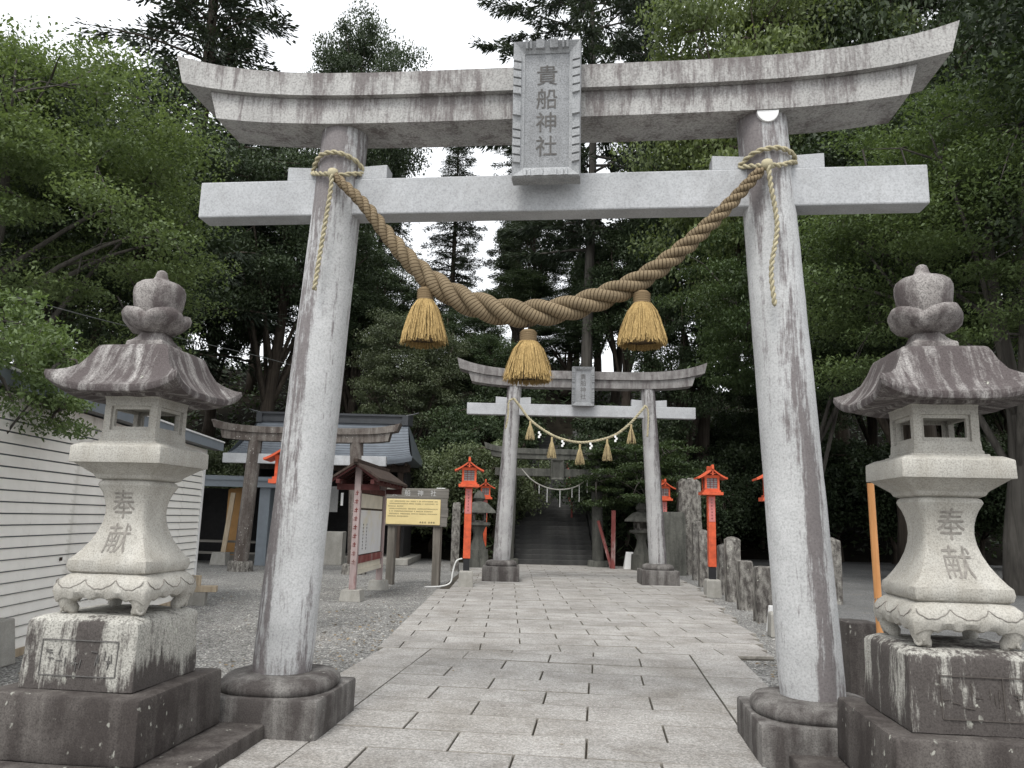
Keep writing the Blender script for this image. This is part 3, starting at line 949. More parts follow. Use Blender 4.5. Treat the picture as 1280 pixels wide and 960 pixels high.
def resample(path, rad, step):
    d = [0]
    for a, b in zip(path, path[1:]): d.append(d[-1] + (b - a).length)
    n = max(2, int(d[-1] / step)); op, orr = [], []
    j = 0
    for i in range(n + 1):
        s = d[-1] * i / n
        while j < len(d) - 2 and d[j + 1] < s: j += 1
        t = (s - d[j]) / max(1e-9, d[j + 1] - d[j])
        op.append(path[j].lerp(path[j + 1], min(1, t)))
        orr.append(rad[j] + (rad[j + 1] - rad[j]) * min(1, t))
    return op, orr, d[-1] / n

def uv_tube(b, path, rad, seg, uvs):
    rings = []; prev = None; acc = 0
    base = len(b.v); n = len(path)
    ls = []
    for i, p in enumerate(path):
        d = path[min(i + 1, n - 1)] - path[max(i - 1, 0)]
        d = d.normalized() if d.length > 1e-9 else Vector((1, 0, 0))
        ref = prev if prev is not None else (Vector((0, 1, 0)) if abs(d.y) < .8 else Vector((1, 0, 0)))
        x = (ref - d * ref.dot(d)).normalized(); y_ = d.cross(x); prev = x
        if i: acc += (p - path[i - 1]).length
        ls.append(acc)
        r = rad[i] if hasattr(rad, '__len__') else rad
        for k in range(seg):
            a = 2 * math.pi * k / seg
            b.v.append(tuple(p + x * (r * math.cos(a)) + y_ * (r * math.sin(a))))
    for i in range(n - 1):
        for k in range(seg):
            j = (k + 1) % seg
            b.f.append((base + i * seg + k, base + i * seg + j, base + (i + 1) * seg + j, base + (i + 1) * seg + k))
            u0, u1 = k / seg, (k + 1) / seg
            uvs += [(u0, ls[i]), (u1, ls[i]), (u1, ls[i + 1]), (u0, ls[i + 1])]
    b.f.append(tuple(base + k for k in reversed(range(seg)))); uvs += [(0, 0)] * seg
    b.f.append(tuple(base + (n - 1) * seg + k for k in range(seg))); uvs += [(0, 0)] * seg

def build_uv(b, uvs, name, mat, parent=None, smooth=True):
    me = bpy.data.meshes.new(name); me.from_pydata(b.v, [], b.f)
    uv = me.uv_layers.new(name='UVMap')
    uv.data.foreach_set('uv', [c for p in uvs for c in p])
    me.materials.append(mat)
    if smooth: me.shade_smooth()
    o = bpy.data.objects.new(name, me); COL.objects.link(o)
    if parent is not None: o.parent = parent
    return o

def twisted(path, rad, parent, mat, strands=3, pitch=8.0, seg=12, step=None, hand=1, name='strand', wob=0.0):
    step = step or max(rad) * .35
    path, rad, st = resample([Vector(p) for p in path], rad, step)
    n = len(path); tw = 0; frames = []; prev = None
    for i, p in enumerate(path):
        d = (path[min(i + 1, n - 1)] - path[max(i - 1, 0)]).normalized()
        ref = prev if prev is not None else (Vector((0, 1, 0)) if abs(d.y) < .8 else Vector((1, 0, 0)))
        x = (ref - d * ref.dot(d)).normalized(); prev = x
        frames.append((x, d.cross(x), tw))
        tw += hand * 2 * math.pi * st / (pitch * rad[i])
    for k in range(strands):
        b = MB(); uvs = []
        off, sr = (.536, .475) if strands == 3 else (.5, .52)
        pp_ = []; rr_ = []
        for i, p in enumerate(path):
            x, y_, t_ = frames[i]; a = t_ + 2 * math.pi * k / strands
            w = 1 + wob * mnoise.noise(p * 9 + Vector((k, 0, 0)))
            pp_.append(p + x * (off * rad[i] * math.cos(a)) + y_ * (off * rad[i] * math.sin(a))); rr_.append(sr * rad[i] * w)
        uv_tube(b, pp_, rr_, seg, uvs)
        build_uv(b, uvs, name, mat, parent)

rope = thing('straw_rope', tor(0, -.27, 3.02), -T_A, 'thick twisted straw rope sagging between the pillars of the granite torii', 'rope')
rp_pts = [(-1.66, 4.15, .042), (-1.41, 3.91, .055), (-1.17, 3.61, .070), (-.90, 3.33, .090), (-.58, 3.12, .110), (-.22, 3.02, .116), (.14, 3.04, .108), (.49, 3.15, .098), (.78, 3.30, .085), (1.08, 3.54, .072), (1.37, 3.83, .058), (1.62, 4.11, .044)]
cp = catmull([(s, 0, z - 3.02) for s, z, r_ in rp_pts], 10)
cr_ = [v.x * .93 for v in catmull([(r_, 0, 0) for s, z, r_ in rp_pts], 10)]
twisted(cp, cr_, rope, M['rope_straw'], 3, 5.9, 14, .02, hand=1, wob=.10)

def tie_cord(sg, label, knot, tail_end, loop):
    o = thing('tie_cord', tor(0, 0, 4.2), -T_A, label, 'cord')
    def on_pillar(a, z, ex=.03):
        u = (z - .36) / 4.32; cx = sg * (1.905 + (1.69 - 1.905) * u); rr = .218 - .028 * u + ex
        return Vector((cx + rr * math.sin(R(a)), -rr * math.cos(R(a)), z - 4.2))
    K = Vector((knot[0], -.262, knot[1] - 4.2))
    pts = [K]
    for a, z in loop: pts.append(on_pillar(a, z))
    pts.append(K + Vector((0, -.02, -.01)))
    path = catmull(pts, 6)
    twisted(path, [.021] * len(path), o, M['cord_pale'], 2, 6, 8, .016, name='loop')
    te = Vector((tail_end[0], -.285, tail_end[1] - 4.2))
    mid = K.lerp(te, .45) + Vector((.045 if sg > 0 else .004, -.012, 0))
    path = catmull([K + Vector((0, -.035, .01)), K.lerp(te, .15) + Vector((.012 if sg > 0 else .012, -.03, 0)), mid, K.lerp(te, .75) + Vector((-.012 if sg > 0 else .003, -.01, 0)), te], 10)
    twisted(path, [.020] * len(path), o, M['cord_pale'], 2, 5, 8, .016, name='tail')
    b = MB(); b.lathe([(.01, -.045), (.038, -.03), (.046, 0), (.038, .03), (.01, .045)], 10)
    b.v = [(v[0] + K.x, v[1] + K.y - .01, v[2] + K.z) for v in b.v]
    uvs = [(0, 0)] * sum(len(f_) for f_ in b.f)
    build_uv(b, uvs, 'knot', M['cord_pale'], o)
loopL = [(-30, 4.21), (-65, 4.26), (-100, 4.28), (-180, 4.29), (-250, 4.28), (-280, 4.275), (-310, 4.335), (-350, 4.375), (-390, 4.37), (-430, 4.30), (-460, 4.28), (-540, 4.29), (-620, 4.28), (-645, 4.26), (-680, 4.21), (-705, 4.18)]
loopL = [(a if i < 5 else a, z) for i, (a, z) in enumerate(loopL)]
tie_cord(-1, 'pale cord looped round the torii pillar away from the white patch, its tail hanging', (-1.675, 4.17), (-1.755, 3.21), loopL)
tie_cord(1, 'pale cord looped round the torii pillar with the white patch, its tail hanging', (1.665, 4.15), (1.68, 3.06), [(-30, 4.18), (-65, 4.22), (-100, 4.24), (-180, 4.27), (-250, 4.28), (-280, 4.28), (-315, 4.30), (-350, 4.31), (-390, 4.29), (-430, 4.24), (-460, 4.23), (-540, 4.26), (-620, 4.28), (-645, 4.26), (-680, 4.21), (-705, 4.17)])

def tassel(loc, rz, top, bot, r_top, r_bot, cord_to, mat, label, group=None, nst=620, seed=0, bell=.62, name='straw_tassel'):
    rr = random.Random(seed)
    H_ = top - bot
    o = thing(name, loc, rz, label, 'tassel', group)         # origin at rope height; z measured down from there
    hb = H_ * .22
    b = MB(); uvs = []
    prof = [(r_top * .75, top + .012), (r_top * .95, top)]
    nrg = 5
    for k in range(nrg):
        z0_ = top - hb * k / nrg; dz = hb / nrg
        prof += [(r_top * .93, z0_ - dz * .05), (r_top * 1.06, z0_ - dz * .5), (r_top * .93, z0_ - dz * .95)]
    prof.append((r_top * .8, top - hb - .01))
    b.lathe(prof, 20)
    n = len(prof)
    build_uv(b, [(0, 0)] * sum(len(f_) for f_ in b.f), 'binding', M['binding_straw'] if r_top > .05 else mat, o)
    # stalk bundle core
    def rad(u): return r_top * .9 + (r_bot - r_top * .9) * (u ** bell)
    b = MB()
    b.lathe([(rad(u) * .9, (top - hb * .9) + (bot + H_ * .05 - (top - hb * .9)) * u) for u in (0, .1, .25, .45, .7, 1)] + [(.01, bot + H_ * .09)], 24)
    core = build_uv(b, [(0, 0)] * sum(len(f_) for f_ in b.f), 'stalk_core', M['rope_straw'], o)
    b = MB(); uvs = []
    z_s = top - hb * .95
    for k in range(nst):
        a0 = rr.uniform(0, 6.2832); shell = rr.uniform(.80, 1.09) if k % 18 else rr.uniform(1.08, 1.22); da = rr.uniform(-.2, .2)
        zl = bot + H_ * rr.uniform(-.06, .09); w = rr.uniform(.0025, .0045) * (r_bot / .17)
        prev = None
        m = 5; ring = []
        for i in range(m + 1):
            u = i / m; r_ = rad(u) * shell * (1 + rr.uniform(-.03, .03)); a = a0 + da * u
            z = z_s + (zl - z_s) * u
            cx, cy = r_ * math.cos(a), r_ * math.sin(a); tx, ty = -math.sin(a), math.cos(a)
            ring.append(((cx - tx * w, cy - ty * w, z), (cx + math.cos(a) * w * .7, cy + math.sin(a) * w * .7, z), (cx + tx * w, cy + ty * w, z)))
        bs = len(b.v)
        for q in ring: b.v += list(q)
        ux = rr.random()
        for i in range(m):
            for j in range(2):
                b.f.append((bs + i * 3 + j, bs + i * 3 + j + 1, bs + (i + 1) * 3 + j + 1, bs + (i + 1) * 3 + j))
                uvs += [(ux, i / m), (ux, i / m), (ux, (i + 1) / m), (ux, (i + 1) / m)]
    build_uv(b, uvs, 'straw_skirt', mat, o, smooth=False)
    b = MB(); b.tube([(0, 0, top - .01), (0, 0, cord_to)], .006, 6)
    b.build('hanging_string', M['dark_wood'], o)
    return o
for i, (s_, zt, zb, zr, lab) in enumerate([(-.882, 3.205, 2.80, 3.31, 'golden straw tassel hung toward the hall end of the thick rope'),
                                           (-.092, 2.875, 2.515, 2.99, 'golden straw tassel hung from the lowest point of the thick rope'),
                                           (.738, 3.165, 2.785, 3.27, 'golden straw tassel hung toward the road end of the thick rope')]):
    tassel(tor(s_, -.27, zr), -T_A, zt - zr, zb - zr, .062, .158, .02, M['tassel_straw'], lab, 'tassels on the thick rope', 1100, i)

# thin rope of the second torii
FY = FAR_O.y - .36
def fp(px, py): return at_depth(px, py, FY)
rope2 = thing('thin_rope', fp(725, 552), 0, 'thin pale rope with paper strips hung across the second torii', 'rope')
base2 = fp(725, 552)
cp = catmull([fp(x, y_) - base2 for x, y_ in ((642, 498), (650, 508), (662, 524), (680, 538), (700, 548), (725, 553), (750, 550), (770, 543), (788, 529), (803, 512), (807, 507))], 8)
twisted(cp, [.036] * len(cp), rope2, M['cord_pale'], 3, 6, 7, .03)
for pts in (((642, 498), (636, 503), (635, 520), (632, 536)), ((807, 507), (810, 515), (810, 530), (809, 546))):
    cp = catmull([fp(x, y_) - base2 + Vector((0, -.02, 0)) for x, y_ in pts], 6)
    twisted(cp, [.028] * len(cp), rope2, M['cord_pale'], 2, 6, 6, .03, name='tail')
for px, py in ((675, 538), (704, 549), (739, 552), (770, 543)):
    q = fp(px, py) - base2; b = MB()
    for k in range(3):
        x0 = q.x - .05 + .03 * (k % 2); z0_ = q.z - .03 - .055 * k
        b.box(x0, x0 + .05, q.y - .05 - .006 * k, q.y - .046 - .006 * k, z0_ - .06, z0_)
    b.build('paper_strip', M['paper'], rope2)
for i, (px, yt, yb, yr) in enumerate(((663, 527, 549, 523), (690, 547, 572, 543), (725, 556, 580, 553), (759, 549, 575, 546), (789, 531, 554, 527))):
    q = fp(px, yr); zt = fp(px, yt).z - q.z; zb = fp(px, yb).z - q.z
    tassel(q, 0, zt, zb, .028, .115, .02, M['tassel_pale'], 'slim pale straw tassel hung on the thin rope of the second torii', 'tassels on the thin rope', 170, 20 + i, bell=.8)
# cord of the third torii
q0 = at_depth(700, 612, 26.85)
rope3 = thing('slack_cord', q0, 0, 'slack thin cord with white threads hung across the mossy torii', 'cord')
cp = catmull([at_depth(x, y_, 26.85) - q0 for x, y_ in ((652, 586), (665, 600), (682, 609), (700, 612), (718, 609), (733, 600), (743, 589))], 6)
b = MB(); b.tube(cp, .022, 6); b.build('cord', M['concrete'], rope3)
for px, y0_, y1_ in ((674, 605, 617), (684, 610, 628), (700, 612, 634), (715, 609, 622), (724, 606, 627), (734, 600, 616)):
    a_ = at_depth(px, y0_, 26.85) - q0; c_ = at_depth(px, y1_, 26.85) - q0
    b = MB(); b.box(a_.x - .012, a_.x + .012, a_.y - .01, a_.y + .002, c_.z, a_.z); b.build('paper_thread', M['faded_ink'], rope3)

# ================================================================== BIG STONE LANTERNS
STEM = [(.300, 1.118), (.318, 1.130), (.328, 1.16), (.322, 1.195), (.300, 1.215), (.262, 1.262), (.226, 1.315), (.197, 1.375), (.178, 1.435), (.170, 1.49), (.172, 1.54), (.182, 1.585), (.197, 1.625), (.214, 1.655), (.222, 1.672), (.214, 1.690), (.196, 1.702)]
def stem_half(z):
    for (h0, z0_), (h1, z1_) in zip(STEM, STEM[1:]):
        if z0_ <= z <= z1_: return h0 + (h1 - h0) * (z - z0_) / (z1_ - z0_)
    return .2

def lantern(loc, rz, label, seed, dark, dx=0.0):
    rr = random.Random(seed)
    t = thing('stone_lantern', loc, rz, label, 'lantern')
    b = MB(); b.box(-.80, .80, -.80, .66, -.06, .09)
    b.build('bottom_step', M['lantern_plinth'], t, smooth='auto', bevel=.018, cuts=3, rough=.01, seed=seed)
    b = MB(); b.loft([sq_ring(.505, .09), sq_ring(.49, .45)])
    b.build('plinth', M['lantern_plinth'], t, smooth='auto', bevel=.02, cuts=3, rough=.008, seed=seed + 1)
    b = MB(); b.loft([sq_ring(.362, .45, 10), sq_ring(.360, .55, 10), sq_ring(.356, .65, 10), sq_ring(.352, .75, 10), sq_ring(.350, .835, 10), sq_ring(.335, .852, 10), sq_ring(.29, .872, 10)])
    blk = b.build('pedestal', M['lantern_block'], t, smooth='auto', bevel=.006, segs=1, rough=.006, rfreq=9, seed=seed + 2)
    def st(co):
        s_ = .50 + .5 * (1 - sstep(.47, .58, co.z))
        if dark: s_ = .78 + .2 * (1 - sstep(.47, .6, co.z)) - (.55 * sstep(.2, .33, co.y) * sstep(-.3, -.34, co.x) * sstep(.55, .68, co.z))
        else:
            if co.x > .34: s_ = .22 + .75 * (1 - sstep(.50, .64, co.z)) + .5 * sstep(.26, .34, co.y)
            else: s_ += .22 * math.sin(co.x * 14 + 1)
        if co.z > .84: s_ = .3 if not dark else .55
        return max(0, min(1, s_))
    set_stain(blk, st)
    # carved-look panel on the front: toned surface strips for border grooves and worn marks
    x0, x1, z0_, z1_ = (-.235, .245, .535, .735) if not dark else (-.2, .33, .53, .745)
    yf = lambda z: -(.362 - .012 * (z - .45) / .385) - .0045
    b = MB()
    def groove(xa, za, xb, zb, w=.0055):
        b.beam((xa, yf(za), za), (xb, yf(zb), zb), w, .004, up=(0, 1, 0))
    groove(x0, z0_, x1, z0_); groove(x0, z1_, x1, z1_); groove(x0, z0_, x0, z1_); groove(x1, z0_, x1, z1_)
    if dark: groove(.11, z0_, .11, z1_)
    for k in range(5):
        cx_ = x0 + (x1 - x0) * (k + .5) / 5; cz = (z0_ + z1_) / 2
        for q in range(rr.randint(3, 5)):
            xa = cx_ + rr.uniform(-.032, .032); za = cz + rr.uniform(-.05, .05)
            if rr.random() < .5: groove(xa - .02, za, xa + .02, za + rr.uniform(-.008, .008), .0045)
            else: groove(xa, za - .025, xa + rr.uniform(-.012, .012), za + .025, .0045)
    tag(b.build('worn_inscription', M['engrave'] if not dark else M['engrave_dark'], blk), kind='stuff')
    # legged base: body with scalloped skirt, relief petals, four scroll feet
    b = MB(); m = 24; rings = []
    def skirt(i):
        u = (i % m) / m * 2 - 1
        return .948 + .026 * abs(math.cos(u * math.pi * 2.5)) ** .6 * (1 - abs(u) ** 4) - .015 * abs(u) ** 6
    for h, z in ((.30, 1.118), (.325, 1.105), (.362, 1.075), (.382, 1.040), (.385, 1.010)):
        rings.append(sq_ring(h, z, m, r=.02))
    lo_ = sq_ring(.366, 1, m, r=.02); rings.append([(x, y_, skirt(i) + .01) for i, (x, y_, z) in enumerate(lo_)])
    lo_ = sq_ring(.335, 1, m, r=.02); rings.append([(x, y_, skirt(i)) for i, (x, y_, z) in enumerate(lo_)])
    lo_ = sq_ring(.30, 1, m, r=.02); rings.append([(x, y_, .985) for i, (x, y_, z) in enumerate(lo_)])
    rings.reverse()
    b.loft(rings)
    base = b.build('legged_base', M['lantern_pale'], t, smooth='auto', rough=.004, rfreq=8, seed=seed + 4)
    def body_pt(u, z, face):
        prof_ = [(.385, 1.010), (.382, 1.040), (.362, 1.075), (.325, 1.105)]
        h = .385
        for (h0, a0), (h1, a1) in zip(prof_, prof_[1:]):
            if a0 <= z <= a1: h = h0 + (h1 - h0) * (z - a0) / (a1 - a0)
        p = Vector((u * h, -h - .001, z)); return Matrix.Rotation(face * math.pi / 2, 3, 'Z') @ p
    for face in range(4):
        for uc, wd in ((-.64, .30), (0, .33), (.64, .30)):
            path = []
            for i in range(23):
                q = i / 22 * 2 - 1
                path.append(body_pt(uc + q * wd, 1.082 - .048 * (1 - abs(q) ** 2.0) - .005 * abs(math.sin(q * 6.28)), face))
            b = MB(); b.tube(path, .0035, 5); b.build('petal_relief', M['engrave_soft'], base)
        cs_ = Matrix.Rotation(face * math.pi / 2, 3, 'Z')
        b = MB(); path = [(-.275, -.275, .998), (-.285, -.285, .965), (-.288, -.288, .938), (-.275, -.275, .912), (-.266, -.266, .895), (-.268, -.268, .880), (-.272, -.272, .868)]
        b.tube([cs_ @ Vector(p) for p in path], [.088, .078, .060, .050, .053, .050, .034], 16)
        ft = b.build('foot', M['lantern_pale'], base, smooth=True)
        b = MB(); sp_ = []
        for i in range(20):
            a = i / 19 * 3.0 * math.pi; r_ = .034 * (1 - i / 26)
            sp_.append(cs_ @ (Vector((-.312, -.312, .908)) + Vector((.7071, -.7071, 0)) * (r_ * math.cos(a)) + Vector((0, 0, 1)) * (r_ * math.sin(a))))
        b.tube(sp_, .010, 6); b.build('scroll', M['lantern_pale'], base, smooth=True)
    # stem
    b = MB(); b.loft([sq_ring(h, z, 12, r=.012) for h, z in STEM])
    sm = b.build('stem', M['lantern_pale'], t, smooth='auto', rough=.003, seed=seed + 5)
    lettering('奉', .195, lambda a, c: (a + .0, -stem_half(1.55 + c) - .0035, 1.55 + c), M['engrave_soft'], sm, thick=.0)
    lettering('献', .20, lambda a, c: (a + .01, -stem_half(1.335 + c) - .0035, 1.335 + c), M['engrave_soft'], sm, thick=.0)
    # platform
    b = MB(); b.loft([sq_ring(.196, 1.702), sq_ring(.225, 1.712), sq_ring(.238, 1.735), sq_ring(.345, 1.806), sq_ring(.368, 1.806), sq_ring(.366, 1.912), sq_ring(.315, 1.935), sq_ring(.262, 1.937), sq_ring(.256, 1.952)])
    b.build('platform', M['lantern_pale'], t, bevel=.005, smooth='auto')
    # fire chamber, open on four sides
    b = MB()
    h = .225
    b.loft([sq_ring(h + .008, 1.952), sq_ring(h + .008, 1.968), sq_ring(h, 1.975), sq_ring(h - .004, 2.026)])
    b.loft([sq_ring(h - .008, 2.186), sq_ring(h - .004, 2.235), sq_ring(h + .004, 2.250)])
    for sx in (-1, 1):
        for sy in (-1, 1):
            xa, xb = sorted((sx * (h - .006), sx * (h - .060))); ya, yb = sorted((sy * (h - .006), sy * (h - .060)))
            b.box(xa, xb, ya, yb, 2.0255, 2.1865)
    ch = b.build('fire_chamber', M['lantern_pale'], t)
    for face in range(4):
        cs_ = Matrix.Rotation(face * math.pi / 2, 4, 'Z')
        b = MB(); y0_, y1_ = -(h - .026), -(h - .055); xi = h - .062
        b.box(-xi, -xi + .02, y0_, y1_, 2.026, 2.186, cs_); b.box(xi - .02, xi, y0_, y1_, 2.026, 2.186, cs_)
        b.box(-xi + .02, xi - .02, y0_, y1_, 2.026, 2.05, cs_); b.box(-xi + .02, xi - .02, y0_, y1_, 2.165, 2.186, cs_)
        b.build('window_frame', M['lantern_pale'], ch)
    # roof with upturned corners
    b = MB(); m = 16; rings = []
    def rring(h, z, lift, out, pw=4):
        pts = []
        for i, (x, y_, zz) in enumerate(sq_ring(1, 0, m)):
            c = min(abs(x), abs(y_))
            k = c ** pw
            pts.append((x * (h + out * k), y_ * (h + out * k), z + lift * k))
        return pts
    rings += [rring(.20, 2.245, 0, 0), rring(.285, 2.247, 0, 0), rring(.30, 2.262, 0, 0), rring(.43, 2.244, .03, .005), rring(.478, 2.238, .07, .015)]
    rings += [rring(.500, 2.246, .08, .022), rring(.508, 2.266, .088, .026), rring(.503, 2.288, .092, .026), rring(.462, 2.314, .072, .018), rring(.415, 2.358, .046, .01), rring(.37, 2.418, .02, .0), rring(.33, 2.495, .005, 0), rring(.303, 2.556, 0, 0), rring(.288, 2.580, 0, 0), rring(.272, 2.588, 0, 0), rring(.12, 2.588, 0, 0)]
    b.loft(rings)
    ro = b.build('roof', M['lantern_roof'], t, smooth='auto', rough=.006, rfreq=6, seed=seed + 6)
    at = ro.data.attributes.new('along', 'FLOAT_VECTOR', 'POINT'); al = []
    for v in ro.data.vertices:
        x, y_, z = v.co
        if abs(y_) >= abs(x): al += [x + (7 if y_ > 0 else 0) + seed * 3, z * 2.2, 0]
        else: al += [y_ + (21 if x > 0 else 33) + seed * 3, z * 2.2, 0]
    at.data.foreach_set('vector', al)
    b = MB(); b.loft([sq_ring(.158, 2.580, 4), sq_ring(.155, 2.640, 4), sq_ring(.128, 2.652, 4), sq_ring(.118, 2.68, 4, r=.02), sq_ring(.10, 2.715, 4, r=.03), sq_ring(.08, 2.73, 4, r=.03)])
    b.build('neck', M['lantern_top'], t, bevel=.008, smooth='auto', rough=.004, seed=seed)
    b = MB()
    def petal(a, r, z):
        k = abs(math.cos(2 * a + .4 + seed)) ** .7
        w = sstep(.1, .25, r)
        return r * (1 + w * (.15 * k - .08)), z + w * (.058 * k - .032)
    b.lathe([(.07, 2.70), (.13, 2.708), (.20, 2.735), (.245, 2.775), (.255, 2.81), (.238, 2.842), (.205, 2.850), (.17, 2.835)], 56, fn=petal)
    b.build('lotus_cup', M['lantern_top'], t, smooth=True, rough=.006, rfreq=8, seed=seed + 7)
    b = MB(); b.lathe([(.15, 2.80), (.172, 2.84), (.192, 2.92), (.202, 2.985), (.200, 3.02), (.187, 3.048), (.155, 3.070), (.105, 3.084), (.066, 3.098), (.050, 3.118), (.044, 3.14), (.036, 3.157), (.020, 3.166), (.004, 3.168)], 40)
    b.build('jewel', M['lantern_top'], t, smooth=True, rough=.002, rfreq=6, seed=seed + 8)
    for ch in t.children:
        if ch.name.split('.')[0] not in ('bottom_step', 'plinth', 'pedestal'):
            ch.scale = (.825, .825, .986); ch.location = (dx, 0, .868 * .014)
    return t
lantern(tor(-2.62, -.985), -T_A, 'tall stone lantern on a stained pedestal in front of the white clapboard shed', 1, False, .045)
lantern(tor(2.43, -.93), -T_A, 'tall stone lantern on a near-black pedestal beside the orange pole', 2, True)

# ================================================================== RED LAMP POSTS
def curved_roof(b, w, d, z_e, z_r, th, m=8, flare=.03):
    """gabled roof with slopes that sweep up at the eaves; ridge runs along y"""
    top, bot = [], []
    for i in range(-m, m + 1):
        u = i / m; e = abs(u)
        z = z_r - (z_r - z_e) * (e ** .85) + flare * e ** 4 * .8
        top.append((u * w, z)); bot.append((u * w * .985, z - th))
    sec = top + bot[::-1]
    b.loft([[(x, -d, z) for x, z in sec], [(x, d, z) for x, z in sec]])

def red_lamp(loc, rz, label, sc=1.0, base_h=.35, group=None, cable=False, dark_side=False):
    t = thing('lamp_post', loc, rz, label, 'lamp post', group)
    b = MB(); b.loft([sq_ring(.17, -.05), sq_ring(.155, base_h * .9), sq_ring(.14, base_h)])
    b.build('base_block', M['concrete'], t, bevel=.012)
    b = MB(); b.box(-.07, .07, -.07, .07, base_h - .01, .62); b.build('post_sleeve', M['black_paint'], t)
    b = MB(); b.box(-.082, .082, -.082, .082, .62, 2.22); b.build('post', M['red_paint'], t, bevel=.006)
    b = MB(); b.box(-.07, .07, -.09, -.0825, 1.62, 2.18); pl = b.build('name_plate', M['pink_plate'], t)
    b = MB(); rr = random.Random(int(abs(loc[0]) * 100))
    for k in range(7):
        z = 2.13 - k * .07
        b.box(-.03 * rr.uniform(.4, 1), .03 * rr.uniform(.4, 1), -.0925, -.0905, z - .018, z - .008)
        b.box(-.008, .006, -.0925, -.0905, z - .04, z)
    tag(b.build('worn_lettering', M['faded_shaded_red'], pl), kind='stuff')
    b = MB(); b.box(-.235, .235, -.235, .235, 2.22, 2.285); b.box(-.19, .19, -.19, .19, 2.285, 2.325)
    b.build('ledge', M['red_paint'], t)
    # lamp box: corner posts and rails with panes and lattice
    b = MB(); h = .165
    b.box(-h, h, -h, h, 2.325, 2.365)
    b.loft([sq_ring(h + .005, 2.60), sq_ring(h + .02, 2.665)])
    for sx in (-1, 1):
        for sy in (-1, 1):
            xa, xb = sorted((sx * h, sx * (h - .045))); ya, yb = sorted((sy * h, sy * (h - .045)))
            b.box(xa, xb, ya, yb, 2.364, 2.601)
    bx_ = b.build('lamp_box', M['red_paint'], t)
    for face in range(4):
        cs_ = Matrix.Rotation(face * math.pi / 2, 4, 'Z'); xi = h - .045
        b = MB(); b.box(-xi, xi, -h + .03, -h + .036, 2.365, 2.60, cs_)
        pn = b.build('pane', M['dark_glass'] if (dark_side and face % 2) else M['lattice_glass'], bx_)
        b = MB()
        for q in (-.33, .33): b.box(xi * q * 1.0 - .005, xi * q + .005, -h + .018, -h + .0295, 2.366, 2.599, cs_)
        for q in (.2, .4, .6, .8): b.box(-xi, xi, -h + .016, -h + .0285, 2.365 + .235 * q - .004, 2.365 + .235 * q + .004, cs_)
        b.build('lattice', M['faded_shaded_red'], bx_)
    b = MB(); curved_roof(b, .335, .26, 2.585, 2.82, .035)
    rf = b.build('roof', M['red_paint'], t, smooth='auto')
    b = MB(); b.loft([[(-.028, -.28, 2.80), (.028, -.28, 2.80), (.022, -.28, 2.90), (-.022, -.28, 2.90)], [(-.028, 0, 2.80), (.028, 0, 2.80), (.022, 0, 2.865), (-.022, 0, 2.865)], [(-.028, .28, 2.80), (.028, .28, 2.80), (.022, .28, 2.90), (-.022, .28, 2.90)]])
    b.build('ridge', M['red_paint'], rf, bevel=.005)
    b = MB(); b.loft([[(-h, y_, 2.664), (h, y_, 2.664), (.02, y_, 2.775), (-.02, y_, 2.775)] for y_ in (-.13, .13)])
    b.build('gable', M['faded_shaded_red'], rf)
    b = MB(); b.box(-.018, .018, -.255, -.225, 2.665, 2.80); b.box(-.06, .06, -.255, -.235, 2.69, 2.705); b.build('gable_strut', M['red_paint'], rf)
    t.scale = (sc, sc, sc)
    return t

g0 = on_ground(582, 733)
red_lamp(g0, R(2), 'red lamp post with a white cord at its foot, beside the signboard', 1.0)
b = MB(); p0 = g0 + Vector((-.09, -.13, .62))
b.tube(catmull([p0, p0 + Vector((-.13, -.03, -.06)), p0 + Vector((-.2, -.06, -.3)), p0 + Vector((-.24, -.1, -.52)), p0 + Vector((-.42, -.2, -.6)), p0 + Vector((-.8, -.25, -.625))], 8), .018, 6)
tag(b.build('power_cord', M['white_cable'], smooth=True), 'white cord curling from the red lamp post onto the ground', 'cord')
red_lamp(on_ground(891, 744), R(-2), 'red lamp post standing in the row of old stone posts', .97)
q = at_depth(357, 620, 10.6); red_lamp(Vector((q.x, q.y, 0)), R(4), 'red lamp post half hidden behind the torii pillar on the shed side', .86)
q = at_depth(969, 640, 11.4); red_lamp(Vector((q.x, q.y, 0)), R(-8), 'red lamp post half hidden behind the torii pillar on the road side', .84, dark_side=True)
q = at_depth(830, 640, 24.6); red_lamp(Vector((q.x, q.y, 0)), R(0), 'red lamp post hidden behind the second torii up to its roof edge', 1.0)
q = at_depth(606, 640, 26.4); red_lamp(Vector((q.x, q.y, 0)), R(3), 'shaded red lamp post among bushes beside the stairs', .98)
q = at_depth(766, 690, 26.0); 
red_post = thing('leaning_red_post', (q.x, q.y, 0), 0, 'red post with a slanting brace beside the mossy torii', 'post')
b = MB(); b.beam((0, 0, -.05), (.02, 0, 1.9), .13, .13); b.build('post', M['faded_shaded_red'], red_post)  # darker red puts the shade by the stairs into the paint
b = MB(); b.beam((-.02, .12, 0), (-.45, .3, 1.55), .09, .09); b.build('brace', M['faded_shaded_red'], red_post)

